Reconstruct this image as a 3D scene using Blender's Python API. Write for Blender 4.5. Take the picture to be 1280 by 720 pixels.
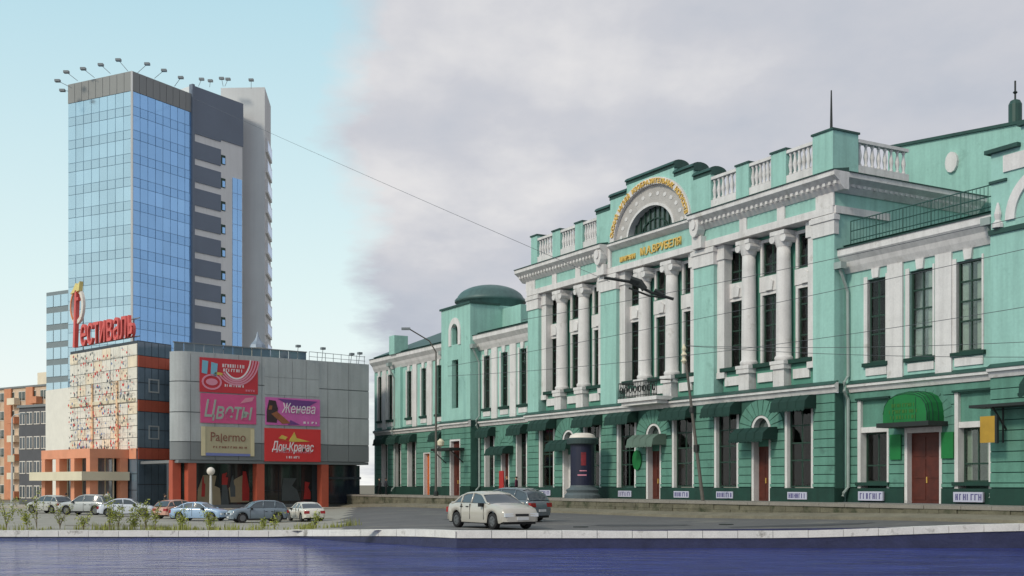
import bpy, math, random
from mathutils import Matrix, Vector
R = math.radians
rnd = random.Random(7)
for o in list(bpy.data.objects): bpy.data.objects.remove(o)
sc = bpy.context.scene
col = sc.collection

# ------------------------------------------------------------------ camera, world, sun, exposure
FPX, CX, HY, CZ = 1470.0, 640.0, 606.0, 2.5
cam_d = bpy.data.cameras.new('camera'); cam = bpy.data.objects.new('camera', cam_d); col.objects.link(cam)
cam.location = (0, 0, CZ); cam.rotation_euler = (R(90), 0, 0)
cam_d.sensor_width = 36.0; cam_d.lens = 36.0*FPX/1280; cam_d.shift_y = (HY-360)/1280
cam_d.clip_start = 0.5; cam_d.clip_end = 20000
sc.camera = cam

SUN_EL, SUN_AZ = 36.0, 225.0        # azimuth clockwise from +Y (seen from above)
world = bpy.data.worlds.new('World'); sc.world = world; world.use_nodes = True
wn, wl = world.node_tree.nodes, world.node_tree.links
wn.clear()
def wnode(t, **k):
    n = wn.new(t)
    for a, b in k.items(): setattr(n, a, b)
    return n
sky = wnode('ShaderNodeTexSky', sky_type='NISHITA')
sky.sun_disc = False; sky.sun_elevation = R(SUN_EL); sky.sun_rotation = R(SUN_AZ)
sky.air_density = 1.0; sky.dust_density = 1.6; sky.ozone_density = 1.0
tc = wnode('ShaderNodeTexCoord')
sep = wnode('ShaderNodeSeparateXYZ'); wl.new(tc.outputs['Generated'], sep.inputs[0])
def wmath(op, a, b=None, c=None):
    n = wnode('ShaderNodeMath', operation=op)
    for i, v in enumerate((a, b, c)):
        if v is None: continue
        if isinstance(v, (int, float)): n.inputs[i].default_value = v
        else: wl.new(v, n.inputs[i])
    return n.outputs[0]
def wramp(fac, stops):
    n = wnode('ShaderNodeValToRGB')
    while len(n.color_ramp.elements) < len(stops): n.color_ramp.elements.new(.5)
    for e, (p, c) in zip(n.color_ramp.elements, stops):
        e.position = p; e.color = c if len(c) == 4 else (*c, 1)
    wl.new(fac, n.inputs[0]); return n.outputs[0]
def wmix(f, a, b):
    n = wnode('ShaderNodeMix', data_type='RGBA')
    for sck, v in ((n.inputs[0], f), (n.inputs[6], a), (n.inputs[7], b)):
        if isinstance(v, (int, float)): sck.default_value = v
        elif isinstance(v, tuple): sck.default_value = (*v, 1)
        else: wl.new(v, sck)
    return n.outputs[2]
# a thin bright haze veil over the clear half of the sky, thicker towards the horizon
veil = wramp(sep.outputs[2], [(0.0, (.95,)*3), (.15, (.88,)*3), (.4, (.80,)*3), (1.0, (.45,)*3)])
vcol = wramp(sep.outputs[2], [(0.0, (.94, .94, .91)), (.16, (.76, .91, .90)), (.40, (.50, .77, .86))])
vsc = wnode('ShaderNodeVectorMath', operation='SCALE'); vsc.inputs['Scale'].default_value = 8.6; wl.new(vcol, vsc.inputs[0])
clear = wmix(veil, sky.outputs[0], vsc.outputs[0])
# stratus deck over the other half: stretched noise on a plane above
den = wmath('ADD', wmath('ABSOLUTE', sep.outputs[2]), .16)
comb = wnode('ShaderNodeCombineXYZ')
wl.new(wmath('DIVIDE', sep.outputs[0], den), comb.inputs[0]); wl.new(wmath('DIVIDE', sep.outputs[1], den), comb.inputs[1])
def wnoise(scale, detail, rough, off=0, stretch=(1, 1, 1)):
    mp = wnode('ShaderNodeMapping'); mp.inputs['Scale'].default_value = stretch; mp.inputs['Location'].default_value = (off, off*.7, 0)
    wl.new(comb.outputs[0], mp.inputs[0])
    n = wnode('ShaderNodeTexNoise'); n.inputs['Scale'].default_value = scale; n.inputs['Detail'].default_value = detail
    n.inputs['Roughness'].default_value = rough; wl.new(mp.outputs[0], n.inputs['Vector']); return n.outputs[0]
n1 = wnoise(1.15, 5, .5, 3.1, (1, .75, 1)); n2 = wnoise(3.1, 6, .56, 9.7, (1, .7, 1))
n3 = wnoise(2.2, 8, .62, 21.3, (1, 1, 1))
cl = wmath('ADD', wmath('MULTIPLY', n1, .62), wmath('MULTIPLY', n2, .38))
cloud = wramp(cl, [(.36, (.37, .40, .465)), (.45, (.43, .455, .51)), (.53, (.49, .50, .54)), (.62, (.62, .615, .625))])
edge = wmath('ADD', wmath('ADD', sep.outputs[0], wmath('MULTIPLY', sep.outputs[2], .02)), wmath('MULTIPLY', wmath('SUBTRACT', n3, .5), .16))
cmask = wramp(wmath('MULTIPLY_ADD', edge, 1.0, .5), [(.360, (0, 0, 0)), (.405, (1, 1, 1))])
csc = wnode('ShaderNodeVectorMath', operation='SCALE'); csc.inputs['Scale'].default_value = 10.0; wl.new(cloud, csc.inputs[0])
skycol = wmix(cmask, clear, csc.outputs[0])
bg = wnode('ShaderNodeBackground'); bg.inputs[1].default_value = 0.1
wout = wnode('ShaderNodeOutputWorld'); wl.new(skycol, bg.inputs[0]); wl.new(bg.outputs[0], wout.inputs[0])

sun_d = bpy.data.lights.new('sun', 'SUN'); sun_d.energy = 1.5; sun_d.angle = R(10); sun_d.color = (1, .9, .76)
sun = bpy.data.objects.new('sun', sun_d); col.objects.link(sun)
sv = Vector((math.sin(R(SUN_AZ))*math.cos(R(SUN_EL)), math.cos(R(SUN_AZ))*math.cos(R(SUN_EL)), math.sin(R(SUN_EL))))
sun.rotation_euler = sv.to_track_quat('Z', 'Y').to_euler(); sun.location = sv*300
sc.view_settings.view_transform = 'Standard'; sc.view_settings.look = 'None'
sc.view_settings.exposure = 0.3; sc.view_settings.gamma = 1.0; sc.view_settings.use_curve_mapping = False

# ------------------------------------------------------------------ helpers
def lin(r, g, b):
    f = lambda c: (c/255/12.92) if c/255 <= .04045 else ((c/255+.055)/1.055)**2.4
    return (f(r), f(g), f(b))
MATS = {}
def mat(name, c, rough=.7, var=.12, scale=1.2, bump=0, metal=0, spec=.5, streak=0, dirt=None, fine=0):
    if name in MATS: return MATS[name]
    m = bpy.data.materials.new(name); m.use_nodes = True; MATS[name] = m
    nt = m.node_tree; N, L = nt.nodes, nt.links; b = N['Principled BSDF']
    b.inputs['Roughness'].default_value = rough; b.inputs['Metallic'].default_value = metal
    b.inputs['Specular IOR Level'].default_value = spec
    b.inputs['Base Color'].default_value = (*c, 1)
    if var or bump:
        t = N.new('ShaderNodeNewGeometry'); n = N.new('ShaderNodeTexNoise')
        n.inputs['Scale'].default_value = scale; n.inputs['Detail'].default_value = 6; n.inputs['Roughness'].default_value = .62
        L.new(t.outputs['Position'], n.inputs['Vector'])
        mp = N.new('ShaderNodeMapRange'); mp.inputs[1].default_value = .3; mp.inputs[2].default_value = .7
        mp.inputs[3].default_value = 1-var; mp.inputs[4].default_value = 1+var; L.new(n.outputs[0], mp.inputs[0])
        last = mp.outputs[0]
        if streak:
            mm = N.new('ShaderNodeMapping'); mm.inputs['Scale'].default_value = (2.6, 2.6, .16); L.new(t.outputs['Position'], mm.inputs[0])
            n2 = N.new('ShaderNodeTexNoise'); n2.inputs['Scale'].default_value = 1; n2.inputs['Detail'].default_value = 5; L.new(mm.outputs[0], n2.inputs['Vector'])
            m2 = N.new('ShaderNodeMapRange'); m2.inputs[1].default_value = .42; m2.inputs[2].default_value = .72
            m2.inputs[3].default_value = 1; m2.inputs[4].default_value = 1-streak; L.new(n2.outputs[0], m2.inputs[0])
            q = N.new('ShaderNodeMath'); q.operation = 'MULTIPLY'; L.new(last, q.inputs[0]); L.new(m2.outputs[0], q.inputs[1]); last = q.outputs[0]
        if fine:
            n3 = N.new('ShaderNodeTexNoise'); n3.inputs['Scale'].default_value = scale*14; n3.inputs['Detail'].default_value = 3; L.new(t.outputs['Position'], n3.inputs['Vector'])
            m3 = N.new('ShaderNodeMapRange'); m3.inputs[1].default_value = .3; m3.inputs[2].default_value = .7; m3.inputs[3].default_value = 1-fine; m3.inputs[4].default_value = 1+fine; L.new(n3.outputs[0], m3.inputs[0])
            q = N.new('ShaderNodeMath'); q.operation = 'MULTIPLY'; L.new(last, q.inputs[0]); L.new(m3.outputs[0], q.inputs[1]); last = q.outputs[0]
        v = N.new('ShaderNodeVectorMath'); v.operation = 'SCALE'; v.inputs[0].default_value = c; L.new(last, v.inputs['Scale'])
        out = v.outputs[0]
        if dirt:
            n4 = N.new('ShaderNodeTexNoise'); n4.inputs['Scale'].default_value = dirt[1]; n4.inputs['Detail'].default_value = 7; n4.inputs['Roughness'].default_value = .65
            L.new(t.outputs['Position'], n4.inputs['Vector'])
            m4 = N.new('ShaderNodeMapRange'); m4.inputs[1].default_value = dirt[2]; m4.inputs[2].default_value = dirt[2]+.12; L.new(n4.outputs[0], m4.inputs[0])
            mx = N.new('ShaderNodeMix'); mx.data_type = 'RGBA'; L.new(m4.outputs[0], mx.inputs[0]); L.new(out, mx.inputs[6]); mx.inputs[7].default_value = (*dirt[0], 1); out = mx.outputs[2]
        L.new(out, b.inputs['Base Color'])
        if bump:
            bp = N.new('ShaderNodeBump'); bp.inputs['Strength'].default_value = bump; bp.inputs['Distance'].default_value = .05
            n5 = N.new('ShaderNodeTexNoise'); n5.inputs['Scale'].default_value = scale*5; n5.inputs['Detail'].default_value = 6; L.new(t.outputs['Position'], n5.inputs['Vector'])
            L.new(n5.outputs[0], bp.inputs['Height']); L.new(bp.outputs[0], b.inputs['Normal'])
    return m
def glass_mat(name, c, rough=.06, spec=.9, var=.25, scale=.35, bump=.0):
    m = mat(name, c, rough, var, scale, 0, 0, spec)
    return m
def clear_glass(name):
    m = bpy.data.materials.new(name); m.use_nodes = True; MATS[name] = m
    nt = m.node_tree; N, L = nt.nodes, nt.links; N.remove(N['Principled BSDF'])
    tr = N.new('ShaderNodeBsdfTransparent'); tr.inputs[0].default_value = (.84, .9, .87, 1)
    gl = N.new('ShaderNodeBsdfGlossy'); gl.inputs['Roughness'].default_value = .03
    fr = N.new('ShaderNodeFresnel'); fr.inputs[0].default_value = 1.5
    mx = N.new('ShaderNodeMixShader'); L.new(fr.outputs[0], mx.inputs[0]); L.new(tr.outputs[0], mx.inputs[1]); L.new(gl.outputs[0], mx.inputs[2])
    L.new(mx.outputs[0], N['Material Output'].inputs[0]); return m

class MB:
    def __init__(s): s.v = []; s.f = []; s.smooth = False
    def quad(s, a, b, c, d):
        i = len(s.v); s.v += [a, b, c, d]; s.f.append((i, i+1, i+2, i+3)); return s
    def box(s, x0, x1, y0, y1, z0, z1):
        i = len(s.v)
        s.v += [(x0,y0,z0),(x1,y0,z0),(x1,y1,z0),(x0,y1,z0),(x0,y0,z1),(x1,y0,z1),(x1,y1,z1),(x0,y1,z1)]
        s.f += [(i,i+3,i+2,i+1),(i+4,i+5,i+6,i+7),(i,i+1,i+5,i+4),(i+1,i+2,i+6,i+5),(i+2,i+3,i+7,i+6),(i+3,i,i+4,i+7)]
        return s
    def plan(s, poly, z0, z1):            # poly counter-clockwise in xy
        n = len(poly); i = len(s.v)
        s.v += [(x, y, z0) for x, y in poly] + [(x, y, z1) for x, y in poly]
        s.f += [tuple(range(i+n-1, i-1, -1)), tuple(range(i+n, i+2*n))]
        s.f += [(i+k, i+(k+1) % n, i+n+(k+1) % n, i+n+k) for k in range(n)]
        return s
    def prism(s, poly, y0, y1):           # poly in xz, counter-clockwise seen from -y
        n = len(poly); i = len(s.v)
        s.v += [(x, y0, z) for x, z in poly] + [(x, y1, z) for x, z in poly]
        s.f += [tuple(range(i, i+n)), tuple(range(i+2*n-1, i+n-1, -1))]
        s.f += [(i+(k+1) % n, i+k, i+n+k, i+n+(k+1) % n) for k in range(n)]
        return s
    def xprism(s, poly, x0, x1):          # poly in yz extruded along x
        n = len(poly); i = len(s.v)
        s.v += [(x0, y, z) for y, z in poly] + [(x1, y, z) for y, z in poly]
        s.f += [tuple(range(i+n-1, i-1, -1)), tuple(range(i+n, i+2*n))]
        s.f += [(i+k, i+(k+1) % n, i+n+(k+1) % n, i+n+k) for k in range(n)]
        return s
    def lathe(s, prof, cx=0, cy=0, n=14, a0=0, a1=2*math.pi, cap=True):
        full = abs(a1-a0-2*math.pi) < 1e-6; m = n if full else n+1; i = len(s.v)
        for r, z in prof:
            for k in range(m):
                a = a0+(a1-a0)*k/n; s.v.append((cx+r*math.cos(a), cy+r*math.sin(a), z))
        for j in range(len(prof)-1):
            for k in range(n if full else n):
                k2 = (k+1) % m if full else k+1
                s.f.append((i+j*m+k, i+j*m+k2, i+(j+1)*m+k2, i+(j+1)*m+k))
        if cap and full:
            s.f.append(tuple(i+k for k in range(m-1, -1, -1))); s.f.append(tuple(i+(len(prof)-1)*m+k for k in range(m)))
        return s
    def tube(s, pts, r, n=6, r1=None):
        pts = [Vector(p) for p in pts]; i = len(s.v)
        for j, p in enumerate(pts):
            d = (pts[min(j+1, len(pts)-1)]-pts[max(j-1, 0)]).normalized()
            u = d.cross(Vector((0, 0, 1)) if abs(d.z) < .95 else Vector((1, 0, 0))).normalized(); w = d.cross(u)
            rr = r if r1 is None else r+(r1-r)*j/max(1, len(pts)-1)
            for k in range(n):
                a = 2*math.pi*k/n; q = p+u*(rr*math.cos(a))+w*(rr*math.sin(a)); s.v.append(tuple(q))
        for j in range(len(pts)-1):
            for k in range(n): s.f.append((i+j*n+k, i+(j+1)*n+k, i+(j+1)*n+(k+1) % n, i+j*n+(k+1) % n))
        s.f.append(tuple(i+k for k in range(n))); s.f.append(tuple(i+(len(pts)-1)*n+k for k in range(n-1, -1, -1)))
        return s
    def ring(s, cx, cz, rx0, rz0, rx1, rz1, y0, y1, a0=0, a1=math.pi, n=24):   # flat band between two ellipses, extruded in y
        i = len(s.v)
        for k in range(n+1):
            a = a0+(a1-a0)*k/n; c, q = math.cos(a), math.sin(a)
            s.v += [(cx+rx0*c, y0, cz+rz0*q), (cx+rx1*c, y0, cz+rz1*q), (cx+rx1*c, y1, cz+rz1*q), (cx+rx0*c, y1, cz+rz0*q)]
        for k in range(n):
            a = i+4*k; b = a+4
            s.f += [(a, a+1, b+1, b), (a+1, a+2, b+2, b+1), (a+2, a+3, b+3, b+2), (a+3, a, b, b+3)]
        s.f += [(i, i+3, i+2, i+1), (i+4*n, i+4*n+1, i+4*n+2, i+4*n+3)]
        return s
    def mesh(s, name, m):
        me = bpy.data.meshes.new(name); me.from_pydata(s.v, [], s.f); me.update()
        if m is not None: me.materials.append(m)
        if s.smooth:
            for p in me.polygons: p.use_smooth = True
        return me
W = {}                                      # world matrix of every object that has children
def put(name, mesh, parent, M):
    o = bpy.data.objects.new(name, mesh); col.objects.link(o)
    if parent is not None:
        o.parent = parent; o.matrix_local = W[parent.name].inverted() @ M
    else: o.matrix_world = M
    W[o.name] = M.copy(); return o
I4 = Matrix.Identity(4)
def T(x, y=0, z=0): return Matrix.Translation((x, y, z))
def RZ(a): return Matrix.Rotation(a, 4, 'Z')
def tag(o, label, cat, group=None, kind=None):
    if label: o['label'] = label
    if cat: o['category'] = cat
    if group: o['group'] = group
    if kind: o['kind'] = kind
    return o
def thing(name, label, cat, M, group=None):
    return tag(put(name, None, None, M), label, cat, group)
def part(name, mb, m, parent, M, **k):
    o = put(name, mb.mesh(name, m), parent, M)
    for a, b in k.items(): o[a] = b
    return o
def structure(name, mb, m, M=I4):
    o = put(name, mb.mesh(name, m), None, M); o['kind'] = 'structure'; return o
FONT_CACHE = {}
def text_mesh(s, size, depth, m, shear=0, bold=0, fitw=None):
    cu = bpy.data.curves.new('lettering', 'FONT'); cu.body = s; cu.size = size; cu.extrude = depth; cu.shear = shear; cu.offset = bold
    cu.align_x = 'CENTER'; cu.align_y = 'CENTER'; cu.resolution_u = 3
    t = bpy.data.objects.new('lettering', cu); col.objects.link(t)
    dg = bpy.context.evaluated_depsgraph_get(); me = bpy.data.meshes.new_from_object(t.evaluated_get(dg)); me.name = 'lettering'
    bpy.data.objects.remove(t); bpy.data.curves.remove(cu)
    xs = [v.co.x for v in me.vertices]; zs = [v.co.y for v in me.vertices]
    if xs:
        ox = (min(xs)+max(xs))/2; oz = (min(zs)+max(zs))/2
        k = fitw/(max(xs)-min(xs)) if fitw else 1
        for v in me.vertices: v.co = Vector(((v.co.x-ox)*k, -v.co.z, v.co.y-oz))   # stands in the xz plane, faces -y
    me.materials.clear(); me.materials.append(m); return me
def put_text(body, size, depth, m, parent, M, shear=0, bold=0, fitw=None, name='letter'):
    """every letter its own object; M is the centre of the line"""
    cu = bpy.data.curves.new('line', 'FONT'); cu.size = size; cu.shear = shear; t = bpy.data.objects.new('line', cu); col.objects.link(t)
    edges = []
    for k in range(len(body)):
        cu.body = body[:k+1]; bpy.context.view_layer.update(); bb = [c[0] for c in t.bound_box]; edges.append((min(bb), max(bb)))
    bpy.data.objects.remove(t); bpy.data.curves.remove(cu)
    x0, x1 = edges[0][0], edges[-1][1]; kx = fitw/(x1-x0) if fitw else 1
    for k, ch in enumerate(body):
        if ch == ' ': continue
        key = (ch, size, depth, m.name, shear, bold, round(kx, 3))
        if key not in FONT_CACHE:
            me = text_mesh(ch, size, depth, m, shear, bold)
            for v in me.vertices: v.co.x *= kx
            w = max(v.co.x for v in me.vertices); 
            low = {'у': -.1, 'р': -.1, 'щ': -.06, 'ц': -.06, 'д': -.06, '.': -.3, '-': -.08, ',': -.3}
            cap = ch.isupper() or ch in 'бв' and False
            dz = 0 if cap else -.10
            dz += low.get(ch, 0)
            FONT_CACHE[key] = (me, w, dz*size)
        me, w, dz = FONT_CACHE[key]
        put(name, me, parent, M @ T((edges[k][1]-(x0+x1)/2)*kx-w, 0, dz))
def px_on(P0, d, px):                       # distance along a ground line P0 + d*s under image column px
    k = (px-CX)/FPX
    return (k*P0[1]-P0[0])/(d[0]-k*d[1])
def zat(py, Y): return CZ+(HY-py)/FPX*Y
def XY(px, Y): return ((px-CX)/FPX*Y, Y)
def frame(P0, P1):                          # x runs P0 -> P1, y points inward (away from viewer), z up
    a = math.atan2(P1[1]-P0[1], P1[0]-P0[0]); return Matrix.Translation((P0[0], P0[1], 0)) @ RZ(a)
def wall_boxes(mb, x0, x1, z0, z1, y0, y1, ops):   # wall slab with rectangular openings left free
    xs = sorted({x0, x1, *[min(max(v, x0), x1) for o in ops for v in o[:2]]})
    for a, b in zip(xs, xs[1:]):
        if b-a < 1e-4: continue
        mid = (a+b)/2; cuts = sorted((o[2], o[3]) for o in ops if o[0] < mid < o[1]); z = z0
        for c0, c1 in cuts:
            if c0-z > 1e-4: mb.box(a, b, y0, y1, z, c0)
            z = max(z, c1)
        if z1-z > 1e-4: mb.box(a, b, y0, y1, z, z1)
    return mb
def sstep(a, b, x):
    t = min(1, max(0, (x-a)/(b-a))); return t*t*(3-2*t)

# ------------------------------------------------------------------ materials
m_green = mat('green_plaster', lin(154, 198, 187), .85, .07, .45, .08, streak=.17, fine=.04, dirt=(lin(130, 170, 159), .5, .6))
m_green_low = mat('green_plaster_lower', lin(94, 142, 126), .85, .09, .7, .1, streak=.22, fine=.06, dirt=(lin(78, 116, 104), .8, .58))
m_joint = mat('green_joint', lin(52, 90, 80), .9, .1)
m_plinth = mat('plinth_green', lin(20, 60, 50), .75, .2, .9, .15, streak=.15)
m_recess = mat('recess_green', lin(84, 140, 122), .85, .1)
m_white = mat('white_stucco', lin(218, 215, 213), .85, .08, .8, .1, streak=.17, fine=.05, dirt=(lin(184, 180, 174), .9, .6))
m_roof = mat('roof_green', lin(38, 74, 66), .5, .2, .6, streak=.2)
m_roofl = mat('dome_green', lin(76, 104, 102), .5, .15, .6, streak=.2)
m_wframe = mat('window_frame_green', lin(32, 62, 50), .6, .1)
m_wglass = glass_mat('window_glass_dark', lin(64, 76, 72), .05, .7)
m_clear = clear_glass('window_glass_clear')
m_room = mat('room_dark', lin(88, 96, 92), .9, .1)
m_curtain = mat('curtain', lin(204, 206, 196), .95, .12, 2)
m_door = mat('door_wood', lin(84, 34, 22), .6, .25, 2.2, .1)
m_orange_door = mat('door_orange', lin(188, 98, 44), .6, .15)
m_awn = mat('awning_dark_green', lin(18, 54, 46), .8, .15, .9)
m_awn_grey = mat('awning_grey_green', lin(92, 112, 100), .8, .15, .9)
m_awn_bright = mat('awning_bright_green', lin(16, 112, 54), .7, .15, .9)
m_iron = mat('black_iron', lin(34, 40, 38), .6, .1)
m_gold = mat('gold_leaf', lin(226, 186, 96), .35, .1, metal=.1)
m_pipe = mat('downpipe', lin(150, 162, 158), .5, .15)
m_asph_l = mat('asphalt_sunlit', lin(150, 146, 136), .9, .12, .25, .15, fine=.10)  # car park asphalt, its sunlight put into the paler colour
m_asph = mat('asphalt', lin(96, 94, 94), .85, .14, .3, .15, fine=.12, dirt=(lin(118, 114, 108), .22, .56))
m_ground = mat('ground_dirt', lin(120, 112, 96), .95, .2, .3, .2)
m_pave = mat('pavement', lin(136, 130, 122), .9, .14, .7, .12, fine=.08)
m_stone = mat('old_stone', lin(104, 100, 84), .95, .3, 1.1, .4, dirt=(lin(62, 66, 48), .8, .52), fine=.15)
m_kerb = mat('granite_kerb', lin(222, 219, 213), .85, .1, 1.5, .2, fine=.08, dirt=(lin(150, 146, 138), 1.3, .58))
m_bluish = mat('bluish_dark_stone', lin(50, 54, 84), .35, .25, 1.4, .3)  # bluish dark tone chosen to blend with the added river
m_paint = mat('road_paint', lin(186, 184, 180), .8, .15, 2.5, fine=.15)

# ------------------------------------------------------------------ ground, road, quay, water
MUS_A = ((1280-CX)/FPX*59.4, 59.4); MUS_Z = 1.45; MUS_ANG = math.atan2(-.868, .496)
MM = Matrix.Translation((MUS_A[0], MUS_A[1], MUS_Z)) @ RZ(MUS_ANG)
MMi = MM.inverted()
def height(X, Y):
    w = sstep(-13.0, -3.5, X+.12*(Y-60))
    l = MMi @ Vector((X, Y, 0))
    h = .4+.34*sstep(-24, 2, l.x)*sstep(-16, -4, l.y)
    return w*h
def quay(X): return 63.4+(53.0-63.4)*min(1, max(0, (X+11.5)/9.0))
def strip(mb, xs, ts, off, y1=None, cond=None):
    idx = {}
    for i, X in enumerate(xs):
        q = quay(X)+.02
        for j, t in enumerate(ts):
            Y = q+t; idx[i, j] = len(mb.v); mb.v.append((X, Y, height(X, Y)+off))
    for i in range(len(xs)-1):
        for j in range(len(ts)-1):
            if cond is None or cond((xs[i]+xs[i+1])/2, quay((xs[i]+xs[i+1])/2)+(ts[j]+ts[j+1])/2):
                mb.f.append((idx[i, j], idx[i+1, j], idx[i+1, j+1], idx[i, j+1]))
    return mb
xs_f = [-110+1.0*i for i in range(211)]; ts_f = [1.0*j for j in range(101)]
g = strip(MB(), [-4000, -1200, -400, -180]+xs_f+[160, 400, 1200, 4000], ts_f+[130, 180, 300, 600, 1500, 5000], -.03)
structure('ground', g, m_ground)
u_of = lambda X, Y: X+.12*(Y-60)
structure('parking_lot', strip(MB(), xs_f, ts_f, 0, cond=lambda X, Y: u_of(X, Y) < -9), m_asph_l)
structure('road', strip(MB(), xs_f, ts_f, .002, cond=lambda X, Y: u_of(X, Y) >= -9), m_asph)
# added embankment: pale coping over a bluish dark wall, invented river in front
emb = put('added_embankment', None, None, T(0, 60, 0)); tag(emb, 'low embankment wall with pale coping stones along the dark blue river', 'wall')
WATER = -.36
mb = MB()
pts = [-400, -110]+[-110+1.5*i for i in range(1, 75)]+[]
pl = [(-400.0, quay(-400)), (-11.5, quay(-11.5)), (-2.5, quay(-2.5)), (400.0, quay(400))]
stones = []
for (xa, ya), (xb, yb), in zip(pl, pl[1:]):
    xa2, xb2 = max(xa, -60), min(xb, 45)
    if xb2 <= xa2: continue
    L = math.hypot(xb2-xa2, yb-ya); n = max(1, round(L/1.6))
    for k in range(n):
        f0, f1 = k/n, (k+1)/n
        stones.append(((xa2+(xb2-xa2)*f0, ya+(yb-ya)*f0), (xa2+(xb2-xa2)*f1, ya+(yb-ya)*f1)))
for (p, q) in stones:
    M = frame(p, q); L = math.hypot(q[0]-p[0], q[1]-p[1]); h0, h1 = height(p[0], p[1]+.1), height(q[0], q[1]+.1); d = rnd.uniform(-.006, .006)
    b = MB().box(.012, L-.012, -.06+d, .5, -.30, .03+d); b.v = [(x, y, z+h0+(h1-h0)*x/L) for x, y, z in b.v]
    part('coping_stone', b, m_kerb, emb, M)
mb = MB()
for (xa, ya), (xb, yb) in zip(pl, pl[1:]):
    n = 12
    for k in range(n):
        xA, xB = xa+(xb-xa)*k/n, xa+(xb-xa)*(k+1)/n; yA, yB = ya+(yb-ya)*k/n, ya+(yb-ya)*(k+1)/n
        mb.quad((xA, yA, -2), (xB, yB, -2), (xB, yB, height(xB, yB+.1)-.02), (xA, yA, height(xA, yA+.1)-.02))
part('retaining_face', mb, m_bluish, emb, I4)
def water_mat():
    m = bpy.data.materials.new('added_river'); m.use_nodes = True
    N, L = m.node_tree.nodes, m.node_tree.links; b = N['Principled BSDF']
    b.inputs['Roughness'].default_value = .05; b.inputs['Specular IOR Level'].default_value = .42
    t = N.new('ShaderNodeNewGeometry'); mp = N.new('ShaderNodeMapping'); mp.inputs['Scale'].default_value = (.22, .55, 1); L.new(t.outputs['Position'], mp.inputs[0])
    n = N.new('ShaderNodeTexNoise'); n.inputs['Scale'].default_value = .9; n.inputs['Detail'].default_value = 7; L.new(mp.outputs[0], n.inputs['Vector'])
    cr = N.new('ShaderNodeValToRGB'); e = cr.color_ramp.elements
    e[0].position = .36; e[0].color = (*lin(28, 38, 108), 1); e[1].position = .7; e[1].color = (*lin(52, 68, 150), 1); L.new(n.outputs[0], cr.inputs[0]); L.new(cr.outputs[0], b.inputs['Base Color'])
    n2 = N.new('ShaderNodeTexNoise'); n2.inputs['Scale'].default_value = 2.2; n2.inputs['Detail'].default_value = 8; n2.inputs['Roughness'].default_value = .6; n2.inputs['Distortion'].default_value = .6; L.new(mp.outputs[0], n2.inputs['Vector'])
    bp = N.new('ShaderNodeBump'); bp.inputs['Strength'].default_value = 1.0; bp.inputs['Distance'].default_value = .55; L.new(n2.outputs[0], bp.inputs['Height']); L.new(bp.outputs[0], b.inputs['Normal'])
    return m
structure('added_river', MB().quad((-4000, -2000, WATER), (4000, -2000, WATER), (4000, 64, WATER), (-4000, 64, WATER)), water_mat())  # added river; its blue stands in for a strip of dusk sky
# lane line
mb = MB()
for k in range(16):
    x0, x1 = -9.0+k*.5, -8.5+k*.5
    mb.quad((x0, 56.0+(-x0-1)*.25, height(x0, 56.2)+.012), (x1, 56.0+(-x1-1)*.25, height(x1, 56.2)+.012), (x1, 56.35+(-x1-1)*.25, height(x1, 56.5)+.012), (x0, 56.35+(-x0-1)*.25, height(x0, 56.5)+.012))
structure('road_marking', mb, m_paint)

# ------------------------------------------------------------------ pavement in front of the museum
PW = 4.0
pav = MB().box(-86, 14, -PW+.35, .3, -1.6, -.004)
structure('pavement', pav, m_pave, MM)
rw = put('retaining_wall', None, None, MM @ T(-20, -PW, -1.0)); tag(rw, 'mossy low stone retaining wall holding up the pavement before the green building', 'wall')
x = -86.0
while x < 14:
    w = rnd.uniform(1.7, 2.3); d = rnd.uniform(-.015, .015)
    part('coping_slab', MB().box(x+.012, x+w-.012, -PW-.06+d, -PW+.45, -.17, .012+d*.3), m_pave, rw, MM); x += w
for row in range(3):
    x = -86.0+row*.4; zt = -.18-row*.33
    while x < 14:
        w = rnd.uniform(.9, 1.7)
        part('stone', MB().box(x+.015, x+w-.015, -PW+rnd.uniform(-.03, .04), -PW+.4, zt-.32, zt), m_stone, rw, MM); x += w
# kerb ledge at the foot
mb = MB()
xk = -86.0
while xk < 12:
    p = MM @ Vector((xk, -PW-1.4, 0)); q = MM @ Vector((xk+2, -PW-1.4, 0)); p2 = MM @ Vector((xk, -PW+.1, 0)); q2 = MM @ Vector((xk+2, -PW+.1, 0))
    if u_of(p.x, p.y) > -13:
        hp, hq = height(p.x, p.y)+.16, height(q.x, q.y)+.16
        a = (p.x, p.y, hp); b = (q.x, q.y, hq); c = (q2.x, q2.y, hq+.2); d = (p2.x, p2.y, hp+.2)
        mb.quad(a, b, c, d); mb.quad((p.x, p.y, hp-.25), (q.x, q.y, hq-.25), b, a)
    xk += 2
structure('kerb', mb, mat('kerb_dusty', lin(122, 116, 100), .95, .2, .8, .2, fine=.1))

# ------------------------------------------------------------------ museum building
mus = thing('museum_building', 'long turquoise green classical building with white columns and arched stepped pediment', 'building', MM)
def mp(name, mb, m, **k): return part(name, mb, m, mus, MM, **k)
CXM = -31.2; GRP = [CXM-11.63, CXM, CXM+11.63]; XL, XR = -49.35, -13.05
WING_R = (XR, -2.0); WING_L = (-60.1, XL); TOW = (-66.3, -60.1); FAR = (-85.2, -66.3); BLK = (-2.0, 5.0)
BELT0, BELT1 = 6.6, 7.2
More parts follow.
